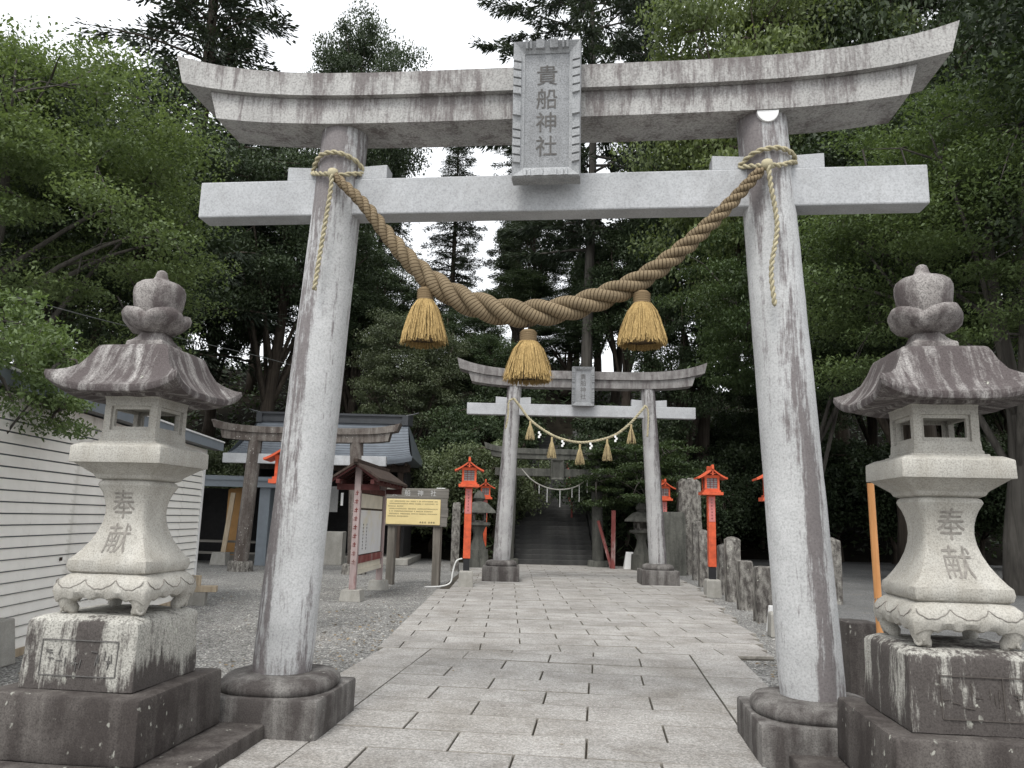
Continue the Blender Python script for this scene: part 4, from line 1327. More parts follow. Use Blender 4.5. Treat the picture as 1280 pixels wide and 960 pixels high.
# ================================================================== OLD STONE POSTS AND MARKERS
def stone_post(px, py, top_py, w, label, group=None, shape='pyramid', depth=None, d=None, mat='old_stone', name='stone_post', seed=0, lean=0.0):
    p = on_ground(px, py)
    h = (at_depth(px, top_py, p.y).z)
    d = d or w * .9
    b = MB(); m = 5
    if shape == 'pyramid':
        rings = [sq_ring(w / 2, -.06, m, d / 2), sq_ring(w / 2, h * .25, m, d / 2), sq_ring(w / 2 * .98, h * .5, m, d / 2), sq_ring(w / 2 * .97, h * .75, m, d / 2), sq_ring(w / 2 * .97, h - w * .22, m, d / 2 * .97), sq_ring(w * .3, h - w * .06, m, d * .3), sq_ring(.02, h, m, .02)]
    else:
        rings = [sq_ring(w / 2, -.06, m, d / 2), sq_ring(w / 2, h * .3, m, d / 2), sq_ring(w / 2 * 1.02, h * .6, m, d / 2), sq_ring(w / 2 * .97, h * .9, m, d / 2), sq_ring(w / 2 * .92, h * .985, m, d / 2 * .9), sq_ring(w * .36, h, m, d * .36)]
    b.loft(rings)
    o = b.build(name, M[mat], None, smooth='auto', rough=.022 if mat == 'old_stone' else .008, rfreq=6, seed=px * .37, loc=(p.x, p.y, 0))
    o.rotation_euler = (0, lean, R(-6 + (px * 7) % 9))
    tag(o, label, 'stone post' if name == 'stone_post' else 'stone', group)
    return o
stone_post(955, 774, 708, .27, 'short flat-topped stone post, pale and lichen crusted, closest to the near torii', shape='flat')
stone_post(932, 759, 701, .25, 'short flat-topped stone post between a pale one and a taller pointed one', shape='flat')
stone_post(917, 749, 671, .29, 'pointed stone post with a bolt hole, just before the red lamp post')
stone_post(905, 740, 680, .24, 'narrow dark stone post tucked behind the pointed post with a hole')
stone_post(880, 731, 662, .24, 'slim pointed stone post directly beside the red lamp post')
stone_post(872, 723, 651, .27, 'slim stone post leaning against the tall stone monument')
stone_post(862, 716, 597, .72, 'broad tall stone monument with a peaked top behind the lamp post', d=.4, name='stone_monument')
stone_post(842, 717, 640, .75, 'dark flat stone slab standing in shade behind the second torii', d=.2, shape='flat', mat='dark_stone', name='stone_slab')
stone_post(568, 712, 628, .24, 'thin weathered stone post beyond the signboard', shape='flat')
stone_post(1042, 752, 672, .3, 'stone post peeping from behind the torii pillar at the road edge')
stone_post(1077, 874, 776, .30, 'squat near-black square stone post beside the lantern pedestal', shape='flat', d=.3, mat='lantern_plinth')
for px, py, tp, w, lab in ((942, 757, 735, .2, 'small white tapered marker between the stone posts'), (966, 786, 757, .17, 'small white tapered marker at the foot of the torii pillar'), (787, 711, 690, .42, 'white tapered marker stone in front of the dark bushes')):
    p = on_ground(px, py); h = at_depth(px, tp, p.y).z
    b = MB(); b.loft([sq_ring(w / 2, -.05, 1, w * .35), sq_ring(w / 2 * .55, h, 1, w * .22)])
    tag(b.build('marker_block', M['patch'], None, bevel=.012, loc=(p.x, p.y, 0)), lab, 'marker')
p = at_depth(1094, 700, 6.55)
b = MB(); pa = at_depth(1088, 604, 6.5); pb = at_depth(1103, 830, 6.5)
dr = (pb - pa).normalized(); pb = pa + dr * ((pa.z + .05) / -dr.z)
b.tube([pa, pa.lerp(pb, .3), pa.lerp(pb, .6), pb], [.028, .029, .029, .030], 12)
pole = tag(b.build('pole', M['pole_orange'], smooth='auto'), 'orange varnished pole standing behind the stone lantern', 'pole')
for k in (.55, .56):
    c_ = pa.lerp(pb, k if k == .55 else .64)
    b = MB(); b.tube([c_ - dr * .012, c_ + dr * .012], .034, 12); b.build('pole_ring', M['cord_pale'], pole)
b = MB(); b.loft([sq_ring(.17, -.05), sq_ring(.13, .40)])
p = on_ground(6, 803); tag(b.build('concrete_block', M['concrete'], None, bevel=.015, loc=(p.x + .55, p.y - 1.1, 0)), 'tapered concrete block in front of the white shed', 'block')
p = on_ground(236, 750)
bk = thing('hollow_block', (p.x + .2, p.y - .3, 0), R(8), 'hollow concrete block under a timber offcut at the shed corner', 'block')
b = MB(); b.box(-.2, .2, -.1, -.065, -.05, .17); b.box(-.2, .2, .065, .1, -.05, .17); b.box(-.2, -.16, -.065, .065, -.05, .17); b.box(.16, .2, -.065, .065, -.05, .17); b.box(-.03, .03, -.065, .065, -.05, .17)
b.build('shell', M['concrete'], bk).rotation_euler = (0, 0, 0)
b = MB(); b.box(-.3, .34, -.09, .09, .172, .27)
tag(b.build('timber_offcut', M['raw_timber'], None, bevel=.004, loc=(p.x + .22, p.y - .3, 0)), 'pale timber offcut lying on the hollow block', 'timber').rotation_euler = (0, 0, R(12))
b = MB(); b.box(-.1, .1, -.06, .06, .27, .44)
tag(b.build('timber_stub', M['raw_timber'], None, bevel=.004, loc=(p.x + .18, p.y - .3, 0)), 'short upright timber stub on top of the offcut', 'timber')

# ================================================================== WHITE SHED
SH0 = Vector((-5.70, 14.44, 0)); SA = R(5.0)
shed = thing('shed', SH0, SA, 'white clapboard shed with a pale metal roof edge behind the stone lantern', 'shed')
# local: -y runs toward the camera along the wall, x=0 is the wall face, -x into the shed
LW = 9.5; EV = 2.66; PIT = .118
b = MB(); b.box(-4.0, -.03, -LW, 0, -.05, EV); b.build('wall_core', M['hut_wall'], shed)  # dark grey core shows between the clapboards, painting in their gap shadows
b = MB(); b.box(-4.0, -.062, .001, .015, -.05, EV - .003); b.build('end_wall', M['white_siding'], shed)
bd = None; z = .03; k = 0
while z < EV - .25:
    if bd is None:
        b = MB(); b.loft([[(-.029, y_, .004), (0.006, y_, 0), (0.006, y_, .012), (-.012, y_, PIT - .014), (-.029, y_, PIT - .014)] for y_ in (-LW + .02, -.06)])
        o_ = b.build('clapboard', M['white_siding'], shed); bd = o_.data
    else:
        o_ = bpy.data.objects.new('clapboard', bd); COL.objects.link(o_); o_.parent = shed
    o_.location = (random.uniform(-.001, .001), 0, z)
    z += PIT; k += 1
b = MB(); b.box(-.03, .01, -LW, -.06, z + .003, EV - .002); b.build('frieze_board', M['white_siding'], shed)
b = MB(); b.box(-.06, .02, -.058, .02, -.05, EV); b.build('corner_trim', M['white_trim'], shed, bevel=.004)
b = MB(); b.box(-.028, .03, -LW, .02, -.05, .028); b.build('sill_board', M['raw_timber'], shed)
b = MB(); b.loft([[(.22, y_, EV + .0), (.22, y_, EV + .13), (-4.3, y_, EV + 1.05), (-4.3, y_, EV + .95), (.1, y_, EV + .0)] for y_ in (-LW - .2, .22)])
rf = b.build('roof', M['roof_dark'], shed)
b = MB(); b.box(.221, .245, -LW - .2, .24, EV + .0, EV + .15); b.build('fascia', M['roof_blue'], rf)
b = MB(); b.box(.205, .262, -LW - .2, .245, EV + .15, EV + .175); b.build('drip_edge', M['white_trim'], rf)
for yy, zz in ((-.55, 2.42), (-5.2, .92), (-5.6, .3)):
    b = MB(); b.box(.006, .012, yy - .03, yy + .03, zz - .02, zz + .02); b.build('vent_hole', M['dark_wood'], shed)

# ================================================================== SIDE HALL, HUT, BOARDS
hall = thing('side_hall', (-6.0, 26.6, 0), 0, 'dark open shrine hall with a grey ribbed metal roof behind the brown torii', 'hall')
b = MB(); b.box(-3.2, 2.75, -.9, 3.0, -.05, .16); b.build('stone_floor', M['concrete'], hall, bevel=.02)
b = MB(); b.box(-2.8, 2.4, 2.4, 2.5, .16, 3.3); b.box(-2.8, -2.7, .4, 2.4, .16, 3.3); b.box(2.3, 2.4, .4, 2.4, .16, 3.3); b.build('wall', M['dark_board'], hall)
for x in (-2.6, -.9, .8, 2.3):
    b = MB(); b.box(x - .09, x + .09, -.45, -.27, .16, 3.2); b.build('column', M['dark_wood'], hall, bevel=.01)
b = MB(); b.box(-3.0, 2.6, -.52, -.25, 3.0, 3.22); b.build('beam', M['dark_wood'], hall)
for k in range(14):
    b = MB(); x = -3.05 + k * .43; b.box(x, x + .07, -1.25, -.2, 3.17, 3.25); b.build('rafter', M['dark_wood'], hall)
b = MB(); rows = 15; rings = []
for i in range(rows + 1):
    u = i / rows
    y_ = -1.45 + 1.75 * u; zc = 3.28 + 1.5 * (u ** 1.35)
    hw = 3.02 - .42 * u ** .8
    up = .16 * (1 - u)
    for e in (0, 1):
        if i == rows and e: break
        dz = .0 if e == 0 else .035
        pts = []
        for j in range(-12, 13):
            q = j / 12
            pts.append((-.22 + q * hw, y_ + (.001 if e else 0), zc + dz + up * abs(q) ** 5))
        rings.append(pts)
b.loft(rings, cap=False, closed=False)
n0 = len(b.v)
b.loft([[( -.22 + j / 12 * 3.02, -1.45, 3.28 + .16 * abs(j / 12) ** 5) for j in range(-12, 13)], [(-.22 + j / 12 * 3.0, -1.43, 3.16 + .16 * abs(j / 12) ** 5) for j in range(-12, 13)], [(-.22 + j / 12 * 2.7, 1.0, 3.25) for j in range(-12, 13)]], cap=False, closed=False)
b.loft([[(-.22 + j / 12 * 2.6, .3, 4.78) for j in range(-12, 13)], [(-.22 + j / 12 * 3.0, 2.9, 3.3) for j in range(-12, 13)]], cap=False, closed=False)
for sx in (-1, 1):
    b.add([(-.22 + sx * 3.02, -1.45, 3.44), (-.22 + sx * 2.6, .3, 4.78), (-.22 + sx * 3.0, 2.9, 3.3), (-.22 + sx * 2.7, .6, 3.25)], [(0, 1, 2, 3)])
rf = b.build('roof', M['roof_grey'], hall)
b = MB(); b.box(-2.75, 2.25, .12, .5, 4.7, 4.86); b.box(-2.7, 2.2, .16, .46, 4.86, 4.96); b.box(-2.8, 2.3, .1, .52, 4.96, 5.03)
b.build('ridge', M['roof_dark'], rf)
for sx in (-1, 1):
    cx = -.25 + sx * 2.55
    b = MB(); b.loft([[(cx - .1, .08, 4.66), (cx + .1, .08, 4.66), (cx + .1, .08, 5.0), (cx - .1, .08, 5.0)], [(cx - .1 + sx * .12, .54, 4.66), (cx + .1 + sx * .12, .54, 4.66), (cx + .1 + sx * .12, .54, 5.06), (cx - .1 + sx * .12, .54, 5.06)]])
    b.build('ridge_end', M['roof_dark'], rf)
    b = MB(); b.tube([(cx, .3, 5.02), (cx + sx * .25, .3, 5.07), (cx + sx * .45, .3, 5.14)], [.03, .025, .012], 6); b.build('ridge_horn', M['roof_dark'], rf)
for px, y0_, y1_, wpx in ((418, 608, 640, 11), (428, 616, 632, 3)):
    a_ = at_depth(px, y0_, 26.0); c_ = at_depth(px, y1_, 26.0); w_ = wpx * 26 / F_PX
    b = MB(); b.box(-w_ / 2, w_ / 2, 0, .01, c_.z - a_.z, 0)
    tag(b.build('paper_sheet', M['lattice_glass'] if wpx > 5 else M['paper'], None, loc=a_), 'large grey sheet hanging in the dark hall front' if wpx > 5 else 'narrow white paper streamer hanging in the hall', 'paper')
p = on_ground(412, 703); p.y = 25.3; p.x = at_depth(412, 690, 25.3).x
bas = thing('stone_trough', (p.x, p.y, 0), R(1), 'pale grey stone trough in front of the dark hall', 'trough')
b = MB(); b.box(-.75, .45, -.3, .3, -.05, 1.0); b.build('body', M['concrete'], bas, bevel=.02)
b = MB(); b.box(-.68, .38, -.24, .24, 1.0, 1.012); b.build('water_top', M['dark_glass'], bas)
lettering('納', .26, lambda a, c: (a - .28, -.303, .68 + c), M['engrave'], bas)

hut = thing('garden_hut', (-9.0, 25.0, 0), 0, 'low blue-grey open hut behind the brown torii', 'hut')
b = MB(); b.box(-1.5, 1.55, .9, 1.0, -.05, 2.3); b.box(-1.5, -1.42, -.6, .9, -.05, 2.3); b.build('back_wall', M['dark_board'], hut)
b = MB(); b.box(1.35, 1.55, -.9, .9, -.05, 2.35); b.build('side_wall', M['hut_wall'], hut)
b = MB(); b.box(1.30, 1.62, -1.0, -.9, -.05, 2.3); b.build('corner_post', M['roof_blue'], hut)
b = MB(); b.loft([[(x, -1.15, 2.30), (x, -1.15, 2.58), (x, 1.2, 2.75), (x, 1.2, 2.5)] for x in (-1.35, 2.15)]); rf = b.build('roof', M['roof_blue'], hut)
b = MB(); b.box(-1.4, 2.2, -1.2, -1.151, 2.5, 2.60); b.build('fascia_cap', M['roof_blue'], rf)
for zz in (.25, .6):
    b = MB(); b.box(-1.4, 1.3, -.75, -.68, zz, zz + .07); b.build('rail', M['grey_wood_x'], hut)
b = MB(); b.box(-.75, -.69, -.72, -.66, -.05, 2.2); b.build('prop', M['grey_wood'], hut)
a_ = at_depth(296, 612, 24.6)
b = MB(); sec = [(-.36, 0), (.36, 0), (.36, 2.02), (.3, 2.08), (.2, 2.06), (.1, 2.1), (-.1, 2.1), (-.2, 2.06), (-.3, 2.08), (-.36, 2.02)]
b.loft([[(x, 0, z) for x, z in sec], [(x, .04, z) for x, z in sec]])
bo = tag(b.build('tan_board', M['tan_board'], None, loc=(a_.x + .05, 24.75, .2)), 'tan board with a wavy top edge leaning in the hut', 'board')
pa = at_depth(292, 616, 24.2); pb = at_depth(279, 690, 24.0)
b = MB(); b.beam(pb, pa, .14, .05, up=(0, 1, 0)); tag(b.build('leaning_plank', M['raw_timber'], None), 'pale plank leaning at a slant against the hut', 'plank')
b = MB(); b.loft([sq_ring(.24, -.05), sq_ring(.2, .32)]); tag(b.build('plank_foot', M['concrete'], None, bevel=.015, loc=(pb.x - .05, pb.y - .05, 0)), 'concrete foot under the leaning plank', 'block')

# notice board with a little red roof, seen from its end
NB = Vector((-2.87, 14.75, 0)); far_ = on_ground(476, 733)
nbd = (far_ - NB); nbl = 2.35; ang = math.atan2(nbd.x, nbd.y)
nb = thing('notice_board', NB, -ang, 'roofed notice board with faded red posts and a white poster', 'notice board')
for yy, h in ((0, 2.42), (nbl, 2.42)):
    b = MB(); b.loft([sq_ring(.20, -.05, cy=yy), sq_ring(.17, .16, cy=yy)]); b.build('foot_block', M['concrete'], nb, bevel=.01)
    b = MB(); b.box(-.06, .06, yy - .06, yy + .06, .16, h); b.build('post', M['faded_post'], nb, bevel=.006)
for z0_, z1_, mt in ((.42, .5, 'cream_panel'), (.62, .76, 'faded_shaded_red'), (1.95, 2.06, 'dark_red')):
    b = MB(); b.box(-.05, .05, .076, nbl - .076, z0_, z1_); b.build('rail', M[mt], nb)
b = MB(); b.box(.0, .02, .076, nbl - .076, .76, 1.95); pn = b.build('backing_panel', M['dark_wood'], nb)
b = MB(); b.box(.022, .034, .2, nbl - .2, .78, 1.62); b.build('poster', M['poster'], nb)
b = MB(); b.box(.022, .03, .2, nbl - .2, 1.66, 1.93); b.build('upper_sheet', M['cream_panel'], nb)
b = MB(); b.box(.0, .022, .1, nbl - .1, .5, .62); b.build('lower_panel', M['cream_panel'], nb)
b = MB(); rr = random.Random(5)
for col_ in (.45, .75):
    for k in range(8):
        zz = 1.35 - k * .065
        b.box(.0345, .0365, col_ - .05 * rr.uniform(.4, 1), col_ + .05 * rr.uniform(.4, 1), zz - .012, zz); b.box(.0345, .0365, col_ - .012, col_ + .008, zz - .04, zz + .01)
tag(b.build('poster_writing', M['ink'], nb), kind='stuff')
b = MB(); rr = random.Random(6)
for k in range(9):
    zz = 1.95 - k * .16
    b.box(-.03, .03, -.0635, -.0605, zz - .012, zz + .006); b.box(-.006, .01, -.0635, -.0605, zz - .06, zz + .03)
    b.box(-.045, .02, -.0635, -.0605, zz - .045, zz - .035)
tag(b.build('post_writing', M['faded_shaded_red'], nb), kind='stuff')
for sg in (-1, 1):
    b = MB(); b.loft([[(0, y_, 2.52), (sg * .47, y_, 2.21), (sg * .47, y_, 2.165), (0, y_, 2.47)] for y_ in (-.32, nbl + .32)]); b.build('roof_slope', M['dark_wood'], nb)
    for k in range(9):
        yy = -.26 + k * (nbl + .5) / 8
        b = MB(); b.beam((sg * .02, yy, 2.445), (sg * .45, yy, 2.145), .035, .05); b.build('rafter', M['dark_red'], nb)
    b = MB(); b.box(min(sg * .29, sg * .36), max(sg * .29, sg * .36), -.30, nbl + .3, 2.10, 2.18); b.build('purlin', M['dark_red'], nb)
for yy in (0, nbl):
    b = MB(); b.box(-.40, .40, yy - .04, yy + .04, 1.99, 2.10); b.build('cross_beam', M['dark_red'], nb)
b = MB(); b.box(-.04, .04, -.36, nbl + .36, 2.50, 2.56); b.build('ridge', M['dark_wood'], nb)

# wooden signboard with yellow panel
sl = at_depth(489, 690, 18.5); sr = at_depth(546, 690, 18.3)
SBC = (sl + sr) / 2; SBC.z = 0; sb_a = math.atan2(sr.y - sl.y, sr.x - sl.x); SBW = (sr - sl).length
sb = thing('signboard', SBC, sb_a, 'weathered wooden signboard with a yellow text panel on two posts', 'signboard')
for sg in (-1, 1):
    b = MB(); b.box(sg * SBW / 2 - .09, sg * SBW / 2 + .09, -.08, .08, -.05, 1.98); b.build('post', M['grey_wood'], sb, bevel=.012, cuts=2, rough=.012)
BW = .80
zb = 1.30
for k, hgt in enumerate((.215, .215, .22, .23)):
    b = MB(); b.box(-BW, BW + .02 * (k % 2), -.13, -.085, zb + .004, zb + hgt); b.build('plank', M['grey_wood_x'], sb, bevel=.006); zb += hgt
b = MB(); b.box(-BW + .12, BW - .16, -.155, -.131, 1.335, 1.925)
yp = b.build('text_panel', M['yellow_panel'], sb, bevel=.02, segs=2)
b = MB(); rr = random.Random(9)
for ln, (x0, x1) in enumerate(((-.58, .60), (-.63, .60), (-.63, -.25), (-.60, .60), (-.63, .48), (-.60, .60), (-.63, -.1))):
    z = 1.875 - ln * .058; x = x0
    while x < x1 - .03:
        w = rr.uniform(.014, .026)
        if rr.random() > .1:
            b.box(x, x + w, -.1575, -.1555, z - .010, z - .006); b.box(x, x + w, -.1575, -.1555, z + .006, z + .010)
            b.box(x + w * .4, x + w * .55, -.1575, -.1555, z - .012, z + .012)
        x += w + .007
for gx in (.15, .36):
    for k in range(3):
        x = gx + k * .058; z = 1.395
        b.box(x, x + .042, -.158, -.1555, z - .016, z - .009); b.box(x, x + .042, -.158, -.1555, z + .004, z + .011); b.box(x + .016, x + .025, -.158, -.1555, z - .02, z + .02)
tag(b.build('fine_print', M['ink'], yp), kind='stuff')
lettering('貴船神社', .15, lambda a, c: (a - .02, -.134, 2.07 + c), M['faded_ink'], sb, name='header_lettering', vertical=False, pitch=2.1, thick=.0)
b = MB(); b.box(.52, .72, -.12, -.06, 2.185, 2.20); b.build('lamp_strip', M['paper'], sb)

# small stone lanterns by the stairs
def small_lantern(px, py, Y, label, sc):
    p = at_depth(px, py, Y)
    t = thing('small_stone_lantern', (p.x, p.y, 0), R(10), label, 'lantern')
    for nm, rings in (('pedestal', [(.30, -.05), (.28, .5)]), ('stem', [(.24, .5), (.15, .78), (.13, .95), (.2, 1.14)]), ('platform', [(.2, 1.14), (.33, 1.2), (.32, 1.28)]), ('roof', [(.26, 1.56), (.46, 1.55), (.44, 1.62), (.24, 1.83), (.12, 1.88)]), ('finial', [(.12, 1.88), (.17, 1.97), (.13, 2.1), (.03, 2.2)])):
        b = MB(); b.loft([sq_ring(h, z, 4, r=.02) for h, z in rings]); b.build(nm, M['dark_stone'], t, smooth='auto')
    b = MB()
    for sx in (-1, 1):
        for sy in (-1, 1):
            b.box(min(sx * .2, sx * .13), max(sx * .2, sx * .13), min(sy * .2, sy * .13), max(sy * .2, sy * .13), 1.28, 1.56)
    b.box(-.2, .2, -.2, .2, 1.2805, 1.33); b.box(-.2, .2, -.2, .2, 1.51, 1.5605)
    b.build('fire_chamber', M['old_stone'], t)
    t.scale = (sc,) * 3
small_lantern(597, 690, 25.2, 'small dark stone lantern between the red lamp post and the second torii', 1.1)
small_lantern(802, 690, 25.6, 'small shaded stone lantern under the little maple by the stairs', 1.0)

# overhead wire from the shed side to the wood
b = MB()
wp = catmull([at_depth(-260, 300, 12.0), at_depth(0, 366, 14.0), at_depth(160, 408, 18.0), at_depth(330, 447, 24.0), at_depth(400, 468, 29.5)], 10)
b.tube(wp, .012, 5)
tag(b.build('overhead_wire', M['cable']), 'thin overhead wire sloping past the stone lantern top', 'wire')

# ================================================================== TREES
def clump_leaves(rg, cen, rad, per, L, W, mode='round', axis_dir=None, droop=.0):
    """cen (K,3), rad (K,3): leaf quads spread through flattened clumps"""
    K = len(cen); n = K * per
    d = unit(rg.normal(size=(n, 3))); rr_ = rg.random((n, 1)) ** .45
    idx = np.repeat(np.arange(K), per)
    pos = cen[idx] + d * rr_ * rad[idx]
    if mode == 'needle':
        ax = unit(axis_dir[idx] * 1.0 + d * .75 + np.array([0, 0, -droop]))
        nr = unit(rg.normal(size=(n, 3)) * .5 + np.array([0, 0, 1.0]))
    elif mode == 'flat':
        ax = unit(np.stack([rg.normal(size=n), rg.normal(size=n), -.35 - .3 * rg.random(n)], 1))
        nr = unit(rg.normal(size=(n, 3)) * .35 + np.array([0, 0, 1.0]))
    else:
        ax = unit(d * .6 + rg.normal(size=(n, 3)) * .7 + np.array([0, 0, -.15]))
        nr = unit(rg.normal(size=(n, 3)) * .7 + d * .4 + np.array([0, 0, .7]))
    l_ = L * rg.uniform(.45, 1.4, n); w_ = W * rg.uniform(.7, 1.2, n)
    v, f = leaf_arrays(pos - ax * (l_ * .5)[:, None], ax, nr, l_, w_)
    # clump-wise colour: lighter outer tops and darker insides paint light and shade into each clump
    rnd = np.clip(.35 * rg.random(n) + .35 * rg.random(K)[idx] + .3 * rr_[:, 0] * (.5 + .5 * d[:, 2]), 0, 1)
    return v, f, rnd

def gen_broad(seed, h, cr, cb, K, per, L, W, flat=.6, mode='round', clump=.75, limbs=9, lean=0.0, tr=.028, lumps=.35, hollow=.35):
    rg = np.random.default_rng(seed); rr = random.Random(seed)
    b = MB()
    r0 = h * tr
    top = Vector((lean * h * .5 + rr.uniform(-.4, .4), rr.uniform(-.4, .4), h * .8))
    path = [Vector((0, 0, -.4))]
    for i in range(1, 9):
        u = i / 8
        path.append(Vector((top.x * u + .18 * math.sin(u * 7 + seed), top.y * u + .18 * math.cos(u * 5 + seed), top.z * u)))
    b.tube(path, [r0 * (1.25 if i == 0 else 1) * (1 - .82 * i / 8) for i in range(9)], 9)
    cz = (cb + h) / 2; hz = (h - cb) / 2
    def surf(dv):
        k = 1 - lumps + lumps * 1.6 * (.5 + .5 * mnoise.noise(Vector(dv) * 1.9 + Vector((seed * 3.7, 0, 0))))
        return k
    limb_pts = []
    for k in range(limbs):
        a = k * 2.4 + rr.uniform(-.4, .4); zz = rr.uniform(.05, .95)
        st_i = min(7, max(2, int(8 * (cb * .75 + (h * .62 - cb * .75) * zz) / (h * .8))))
        p0 = path[st_i]
        dv = Vector((math.cos(a), math.sin(a), rr.uniform(-.25, .75))).normalized()
        kk = surf(dv) * .8
        p1 = Vector((lean * h * .3 + dv.x * cr * kk, dv.y * cr * kk, cz + dv.z * hz * kk))
        pm = p0.lerp(p1, .5) + Vector((rr.uniform(-.3, .3), rr.uniform(-.3, .3), .25 + rr.uniform(0, .5)))
        pts = catmull([p0, pm, p1], 4)
        rl = r0 * .38 * (1 - st_i / 12)
        b.tube(pts, [rl * (1 - .8 * i / (len(pts) - 1)) for i in range(len(pts))], 6)
        limb_pts += pts[2:]
        for q in range(4):
            s0 = pts[rr.randint(3, len(pts) - 2)]
            e0 = s0 + Vector((rr.uniform(-1, 1), rr.uniform(-1, 1), rr.uniform(-.3, .8))) * cr * .33
            pm = s0.lerp(e0, .5) + Vector((0, 0, .15))
            b.tube([s0, pm, e0], [rl * .3, rl * .2, rl * .07], 4); limb_pts += [pm, e0]
    trunk = b
    cen = []
    while len(cen) < K:
        dv = rg.normal(size=3); dv /= np.linalg.norm(dv)
        if dv[2] < -.75: continue
        rad_ = hollow + (1 - hollow) * rg.random() ** .5
        k = surf(dv) * rad_
        cen.append((lean * h * .3 + dv[0] * cr * k, dv[1] * cr * k, cz + dv[2] * hz * k))
    cen = np.array(cen)
    lp = np.array([tuple(p) for p in limb_pts])
    near = lp[np.argmin(((cen[:, None] - lp[None]) ** 2).sum(-1), 1)]
    cen = cen * .86 + near * .14
    for i in range(0, K, 2):
        c = Vector(cen[i]); n_ = Vector(near[i]); trunk.tube([n_, n_.lerp(c, .6) + Vector((0, 0, .08)), c], [.03, .02, .008], 3)
    cs_ = clump * rg.uniform(.6, 1.35, (K, 1))
    rad = np.concatenate([cs_, cs_, cs_ * flat], 1)
    return trunk, clump_leaves(rg, cen, rad, per, L, W, mode)

def gen_conifer(seed, h, cr, cb, nb, per, L, W, droop=.25, upturn=.0, clump=.45, gap=0.0, taper=.75, thick=.6, tr=.017):
    rg = np.random.default_rng(seed); rr = random.Random(seed)
    b = MB(); r0 = h * tr
    b.tube([(.12 * math.sin(i * .9 + seed), .12 * math.cos(i * .7), -.4 + (h + .3) * i / 9) for i in range(10)], [r0 * (1 - .93 * i / 9) for i in range(10)], 9)
    cen, rad, axd = [], [], []
    for k in range(nb):
        u = (k + rr.random()) / nb
        if gap and rr.random() < gap: continue
        z = cb + (h - cb) * u
        prof = min(1.0, (1 - u) ** taper * 1.0 + .05) * (.55 + .45 * sstep(0, .18, u))
        ln = cr * prof * rr.uniform(.55, 1.15)
        a = k * 2.39996 + rr.uniform(-.5, .5)
        d = Vector((math.cos(a), math.sin(a), 0))
        pts = []
        for i in range(6):
            t_ = i / 5
            pts.append(Vector((d.x * ln * t_, d.y * ln * t_, z + ln * (.10 * t_ - droop * t_ * t_ + upturn * t_ ** 3))))
        b.tube(pts, [max(.012, r0 * .22 * (1 - u * .6) * (1 - .85 * i / 5)) for i in range(6)], 4)
        m = max(2, int(ln / (clump * .75)))
        for j in range(m):
            t_ = .22 + .78 * (j + rr.random() * .8) / m
            i0 = min(4, int(t_ * 5)); p = pts[i0].lerp(pts[i0 + 1], t_ * 5 - i0)
            side = Vector((-d.y, d.x, 0)) * rr.uniform(-1, 1) * clump * (1.1 - .5 * t_)
            cen.append(tuple(p + side + Vector((0, 0, -.1 * clump)))); c_ = clump * rr.uniform(.7, 1.25) * (1.05 - .3 * t_)
            rad.append((c_, c_, c_ * thick)); dd = (d + side.normalized() * .45 if side.length > 0 else d); axd.append((dd.x, dd.y, -.1))
    return b, clump_leaves(rg, np.array(cen), np.array(rad), per, L, W, 'needle', np.array(axd), droop)

class Kind: pass
def make_kind(gen, leaf, bark):
    k = Kind(); k.trunk_mb, (v, f, rnd) = gen
    k.leaf, k.bark, k.first = leaf, bark, None
    k.v, k.f, k.rnd = v, f, rnd
    return k

def plant(kind, x, y, z, rz, sc, label, cat='tree', group=None, name='tree', leaf=None, sz=None):
    t = thing(name, (x, y, z), rz, label, cat, group)
    if kind.first is None:
        tr = kind.trunk_mb.build('trunk', M[kind.bark], t, smooth=True)
        cr = np_mesh('crown', kind.v, kind.f, M[kind.leaf], kind.rnd, t)
        kind.first = (tr.data, cr.data); kind.v = None
    else:
        for nm, me in zip(('trunk', 'crown'), kind.first):
            o = bpy.data.objects.new(nm, me); COL.objects.link(o); o.parent = t
            cr = o
    if leaf:
        cr.material_slots[0].link = 'OBJECT'; cr.material_slots[0].material = M[leaf]
    t.scale = (sc, sc, sz or sc)
    return t

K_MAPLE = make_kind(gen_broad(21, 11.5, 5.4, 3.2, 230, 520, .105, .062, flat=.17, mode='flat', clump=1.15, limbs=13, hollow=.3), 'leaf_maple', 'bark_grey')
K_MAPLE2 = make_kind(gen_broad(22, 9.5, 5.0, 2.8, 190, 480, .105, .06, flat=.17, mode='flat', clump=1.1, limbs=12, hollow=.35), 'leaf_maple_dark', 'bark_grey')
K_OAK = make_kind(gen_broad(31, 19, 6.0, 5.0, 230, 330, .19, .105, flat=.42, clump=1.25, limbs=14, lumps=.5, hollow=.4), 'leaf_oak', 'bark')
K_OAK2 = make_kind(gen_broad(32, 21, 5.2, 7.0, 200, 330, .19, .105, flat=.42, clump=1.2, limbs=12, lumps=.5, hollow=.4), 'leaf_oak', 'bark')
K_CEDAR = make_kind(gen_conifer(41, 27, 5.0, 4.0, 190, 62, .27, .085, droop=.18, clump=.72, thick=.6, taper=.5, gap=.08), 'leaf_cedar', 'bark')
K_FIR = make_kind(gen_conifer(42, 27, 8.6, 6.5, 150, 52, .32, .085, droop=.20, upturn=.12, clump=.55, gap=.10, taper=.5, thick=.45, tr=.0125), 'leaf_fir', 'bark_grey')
K_BUSH = make_kind(gen_broad(51, 3.4, 2.1, .35, 130, 190, .11, .06, flat=.75, clump=.42, limbs=8, tr=.022, lumps=.4, hollow=.45), 'leaf_camellia', 'bark')
